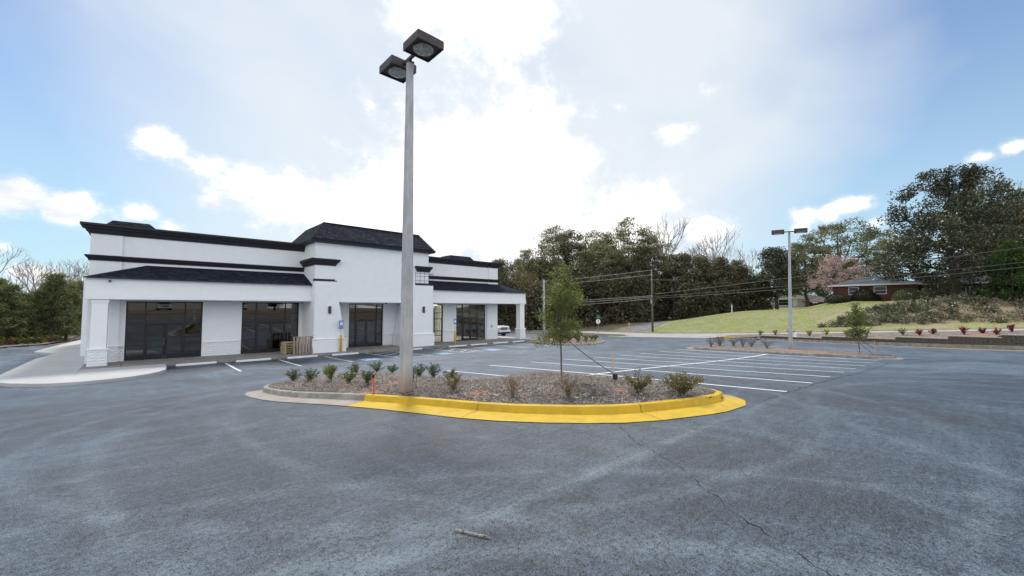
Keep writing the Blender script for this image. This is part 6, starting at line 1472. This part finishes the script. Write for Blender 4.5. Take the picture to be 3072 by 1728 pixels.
# ------------------------------------------------------------------ white pickup beside the shop
TRK = []
def truck(label, loc, rz):
    t = thing('pickup_truck', label, 'truck', loc); WT = 1.0
    def body(prof, hw, top_in=.0, name='body', m='car_white', bev=.05):
        mb = MB(); n = len(prof); L_s = [(x, -hw*(1 if z < 1.05 else 1-top_in), z) for x, z in prof]; R_s = [(x, hw*(1 if z < 1.05 else 1-top_in), z) for x, z in prof]
        mb.add(L_s+R_s, [tuple(range(n))[::-1], tuple(range(n, 2*n))]+[(i, (i+1) % n, n+(i+1) % n, n+i) for i in range(n)]); return obj(name, mb.mesh(name, M_[m]), t, bevel=bev, seg=3)
    # front at +x; wheel arches cut into the lower line
    lower = [(-2.75, .55), (-2.75, 1.05), (.85, 1.07), (1.0, 1.08), (1.7, 1.10), (2.45, 1.02), (2.62, .92), (2.66, .62), (2.60, .46), (2.28, .44), (2.2, .72), (2.0, .86), (1.6, .86), (1.4, .72), (1.32, .42), (-1.1, .42), (-1.18, .72), (-1.4, .86), (-1.8, .86), (-2.0, .72), (-2.1, .46), (-2.75, .5)]
    b = body(lower, .98)
    cab = [(-.95, 1.04), (-.80, 1.72), (.25, 1.76), (1.02, 1.06)]; c = body(cab, .94, .18, 'cab', bev=.06)
    mb = MB(); 
    for s in (-1, 1): mb.add([(-.72, s*.86, 1.14), (-.66, s*.78, 1.64), (.20, s*.775, 1.66), (.80, s*.86, 1.14)], [(0, 1, 2, 3)])
    mb.add([(1.03, -.78, 1.09), (1.03, .78, 1.09), (.34, .70, 1.70), (.34, -.70, 1.70)], [(0, 1, 2, 3)]); obj('window', mb.mesh('window', M_['darkglass'], fix=False), t)
    for x in (1.8, -1.6):
        for s in (-1, 1):
            mb = MB(); mb.tube([(x, s*.72, .39), (x, s*.97, .39)], .39, 24); w = obj('wheel', mb.mesh('wheel', M_['rubber']), t, bevel=.03)
            mb = MB(); mb.tube([(x, s*.90, .39), (x, s*.985, .39)], [.23, .22], 16); obj('rim', mb.mesh('rim', M_['chrome']), w)
    mb = MB(); mb.box(2.655, 2.68, -.50, .50, .66, .96); g = obj('grille', mb.mesh('grille', M_['rubber']), t)
    mb = MB();
    for z in (.70, .79, .88): mb.box(2.682, 2.70, -.48, .48, z, z+.035)
    obj('grille_bar', mb.mesh('grille_bar', M_['chrome']), g)
    for s in (-1, 1): obj('headlight', MB().box(2.60, 2.69, s*.74-.17, s*.74+.17, .72, .93).mesh('headlight', M_['chrome']), t, bevel=.02)
    obj('bumper', MB().box(2.58, 2.80, -.96, .96, .44, .62).mesh('bumper', M_['car_white']), t, bevel=.04)
    obj('lower_valance', MB().box(2.5, 2.74, -.85, .85, .26, .435).mesh('lower_valance', M_['rubber']), t, bevel=.02)
    for s in (-1, 1): obj('mirror', MB().box(.72, .86, s*1.10-.09, s*1.10+.09, 1.12, 1.32).mesh('mirror', M_['rubber']), t, bevel=.03)
    t.rotation_euler = (0, 0, rz); TRK.append(t); return t
x, y = pos(1487, 51.5); truck('white pickup truck parked beyond the right end of the shop, only its front showing', (34.35, 42.0, gz(34.3, 41)-.03), R(-84)).scale = (1.18, 1.12, 1.22)

# ------------------------------------------------------------------ houses on the hill
def house(name, label, x0, ya, yb, depth, zb, wall_h, ridge, wallm, roofm, fasc=True):
    """front wall on the plane x=x0, running y from ya to yb (ya>yb)"""
    h = thing(name, label, 'house', (x0, (ya+yb)/2, zb))
    t = MB().box(x0, x0+depth, yb, ya, zb-1.2, zb+wall_h); part('wall', t, M_[wallm], h)
    o = .55; e = zb+wall_h; r = MB(); x1 = x0+depth; xm = (x0+x1)/2; hipd = min(depth/2, (ya-yb)/2-.2)
    lo = [(x0-o, yb-o, e), (x1+o, yb-o, e), (x1+o, ya+o, e), (x0-o, ya+o, e)]; r.add(lo+[(xm, yb+hipd, ridge), (xm, ya-hipd, ridge)], [(0, 1, 4), (1, 2, 5, 4), (2, 3, 5), (3, 0, 4, 5), (0, 3, 2, 1)]); rf = part('roof', r, M_[roofm], h)
    part('fascia', MB().box(x0-o-.03, x0-o+.03, yb-o, ya+o, e-.22, e+.02).box(x0-o+.031, x1+o, ya+o-.03, ya+o+.03, e-.22, e+.02), M_['white'], h)
    return h
def win(h, x0, y, w, z0, z1, m='darkglass'):
    f = MB(); t = .07; f.box(x0-.05, x0+.0, y-w/2, y-w/2+t, z0, z1).box(x0-.05, x0+.0, y+w/2-t, y+w/2, z0, z1).box(x0-.048, x0+.0, y-w/2+t, y+w/2-t, z0, z0+t).box(x0-.048, x0+.0, y-w/2+t, y+w/2-t, z1-t, z1).box(x0-.045, x0, y-w/2+t, y+w/2-t, (z0+z1)/2-.02, (z0+z1)/2+.02)
    f = part('window', f, M_['white'], h); obj('pane', MB().box(x0-.035, x0-.01, y-w/2+t, y+w/2-t, z0+t, z1-t).mesh('pane', M_[m], WL[h.name]), f)
zb = 3.9
h1 = house('brick_house', 'long low red brick house with a slate roof behind the great magnolia', 80.2, 12.6, 3.2, 9, zb, 2.85, zb+4.35, 'brick', 'hroof')
win(h1, 80.2, 10.1, 1.2, zb+1.3, zb+2.45); win(h1, 80.2, 7.1, 1.4, zb+1.35, zb+2.45)
mb = MB().box(81.6, 89, -9.5, 3.19, zb-1, zb+2.75); part('wall', mb, M_['brick'], h1)
mb = MB(); e = zb+2.75; mb.add([(81.0, -10, e), (89.6, -10, e), (89.6, 3.6, e), (81.0, 3.6, e), (85.3, -6, e+1.7), (85.3, 3.6, e+1.7)], [(0, 1, 4), (1, 2, 5, 4), (2, 3, 5), (3, 0, 4, 5), (0, 3, 2, 1)]); part('roof', mb, M_['hroof'], h1)
part('fascia', MB().box(80.96, 81.03, -10, 3.18, e-.22, e+.02), M_['white'], h1)
part('door', MB().box(81.5, 81.59, 1.9, 2.85, zb, zb+2.1), M_['white'], h1); part('porch_post', MB().box(80.5, 80.62, 1.2, 1.32, zb-.2, zb+2.53), M_['white'], h1)
part('door_step', MB().box(80.4, 81.49, 1.3, 3.1, zb-.6, zb+.05), M_['brick'], h1)
for y, w in ((-.6, 1.5), (-2.4, 1.5), (-5.6, 1.2)): win(h1, 81.6, y, w, zb+.7, zb+2.2)
x0 = 126.0
h2 = house('small_house', 'small pale house with a brown hipped roof beyond the lawn, left of the pink blossoms', x0, 36.0, 25.6, 8, 3.4, 2.35, 7.2, 'cream', 'hroof2')
win(h2, x0, 30.0, 2.9, 3.9, 5.4); part('door', MB().box(x0-.08, x0-.01, 27.2, 28.2, 3.5, 5.45), M_['white'], h2)
mb = MB().box(x0+1, x0+8, 20.8, 25.5, 2.4, 4.5); part('carport', mb, M_['hroof2'], h2)
part('carport_roof', MB().hexa([(x0-.5, 20.2, 4.7), (x0+8.5, 20.2, 4.7), (x0+8.5, 26.1, 4.7), (x0-.5, 26.1, 4.7)], [(x0+3, 23, 6.1), (x0+5, 23, 6.1), (x0+5, 26.1, 6.9), (x0+3, 26.1, 6.9)]), M_['hroof2'], h2)

# ------------------------------------------------------------------ what the shop windows mirror: the far side of the lot behind the camera
h3 = thing('strip_shop', 'long plain shop across the road, seen only mirrored in the storefront glass', 'building', (5, -58, 2.8))
mb = MB().box(-22, 26, -66, -58, 2.4, 7.2); part('wall', mb, M_['cream'], h3); part('sign_band', MB().box(-20, 24, -58.15, -58.01, 5.9, 7.0), M_['white'], h3)
for k in range(9): part('shop_window', MB().box(-19+5*k, -15.4+5*k, -58.08, -58.01, 3.0, 5.4), M_['darkglass'], h3)
t = thing('board_fence', 'brown board fence across the road, seen only mirrored in the storefront glass', 'fence', (-35, -40, 2.6))
BM = MB().box(0, .18, -.02, .02, 0, 1.9).mesh('board', M_['wood_grey'])
for k in range(60): o = obj('board', BM, t); o.location = (k*.2-8, 0, 0)
for i, (x, y, k, s) in enumerate([(-30, -62, 'w3', .8), (-16, -72, 'w1', .8), (0, -74, 'w2', .8), (14, -73, 'w3', .85), (30, -68, 'w1', .8), (42, -60, 'w2', .8)]):
    plant(k, x, y, 'tree behind the camera, seen only mirrored in the storefront glass, number of the row unseen' if 0 else ['leftmost', 'second', 'third', 'fourth', 'fifth', 'rightmost'][i]+' tree behind the strip shop across the road', s, group='trees across the road behind the camera', z=2.8)

for i, (x, y, a) in enumerate([(-24, -33, 80), (-12, -34, 95), (4, -33, 88), (16, -34, 92)]):
    place(TRK[0], (x, y, 2.75), R(a), 1, ['first', 'second', 'third', 'fourth'][i]+' white pickup parked across the road behind the camera, mirrored in the glass', 'white pickups across the road')
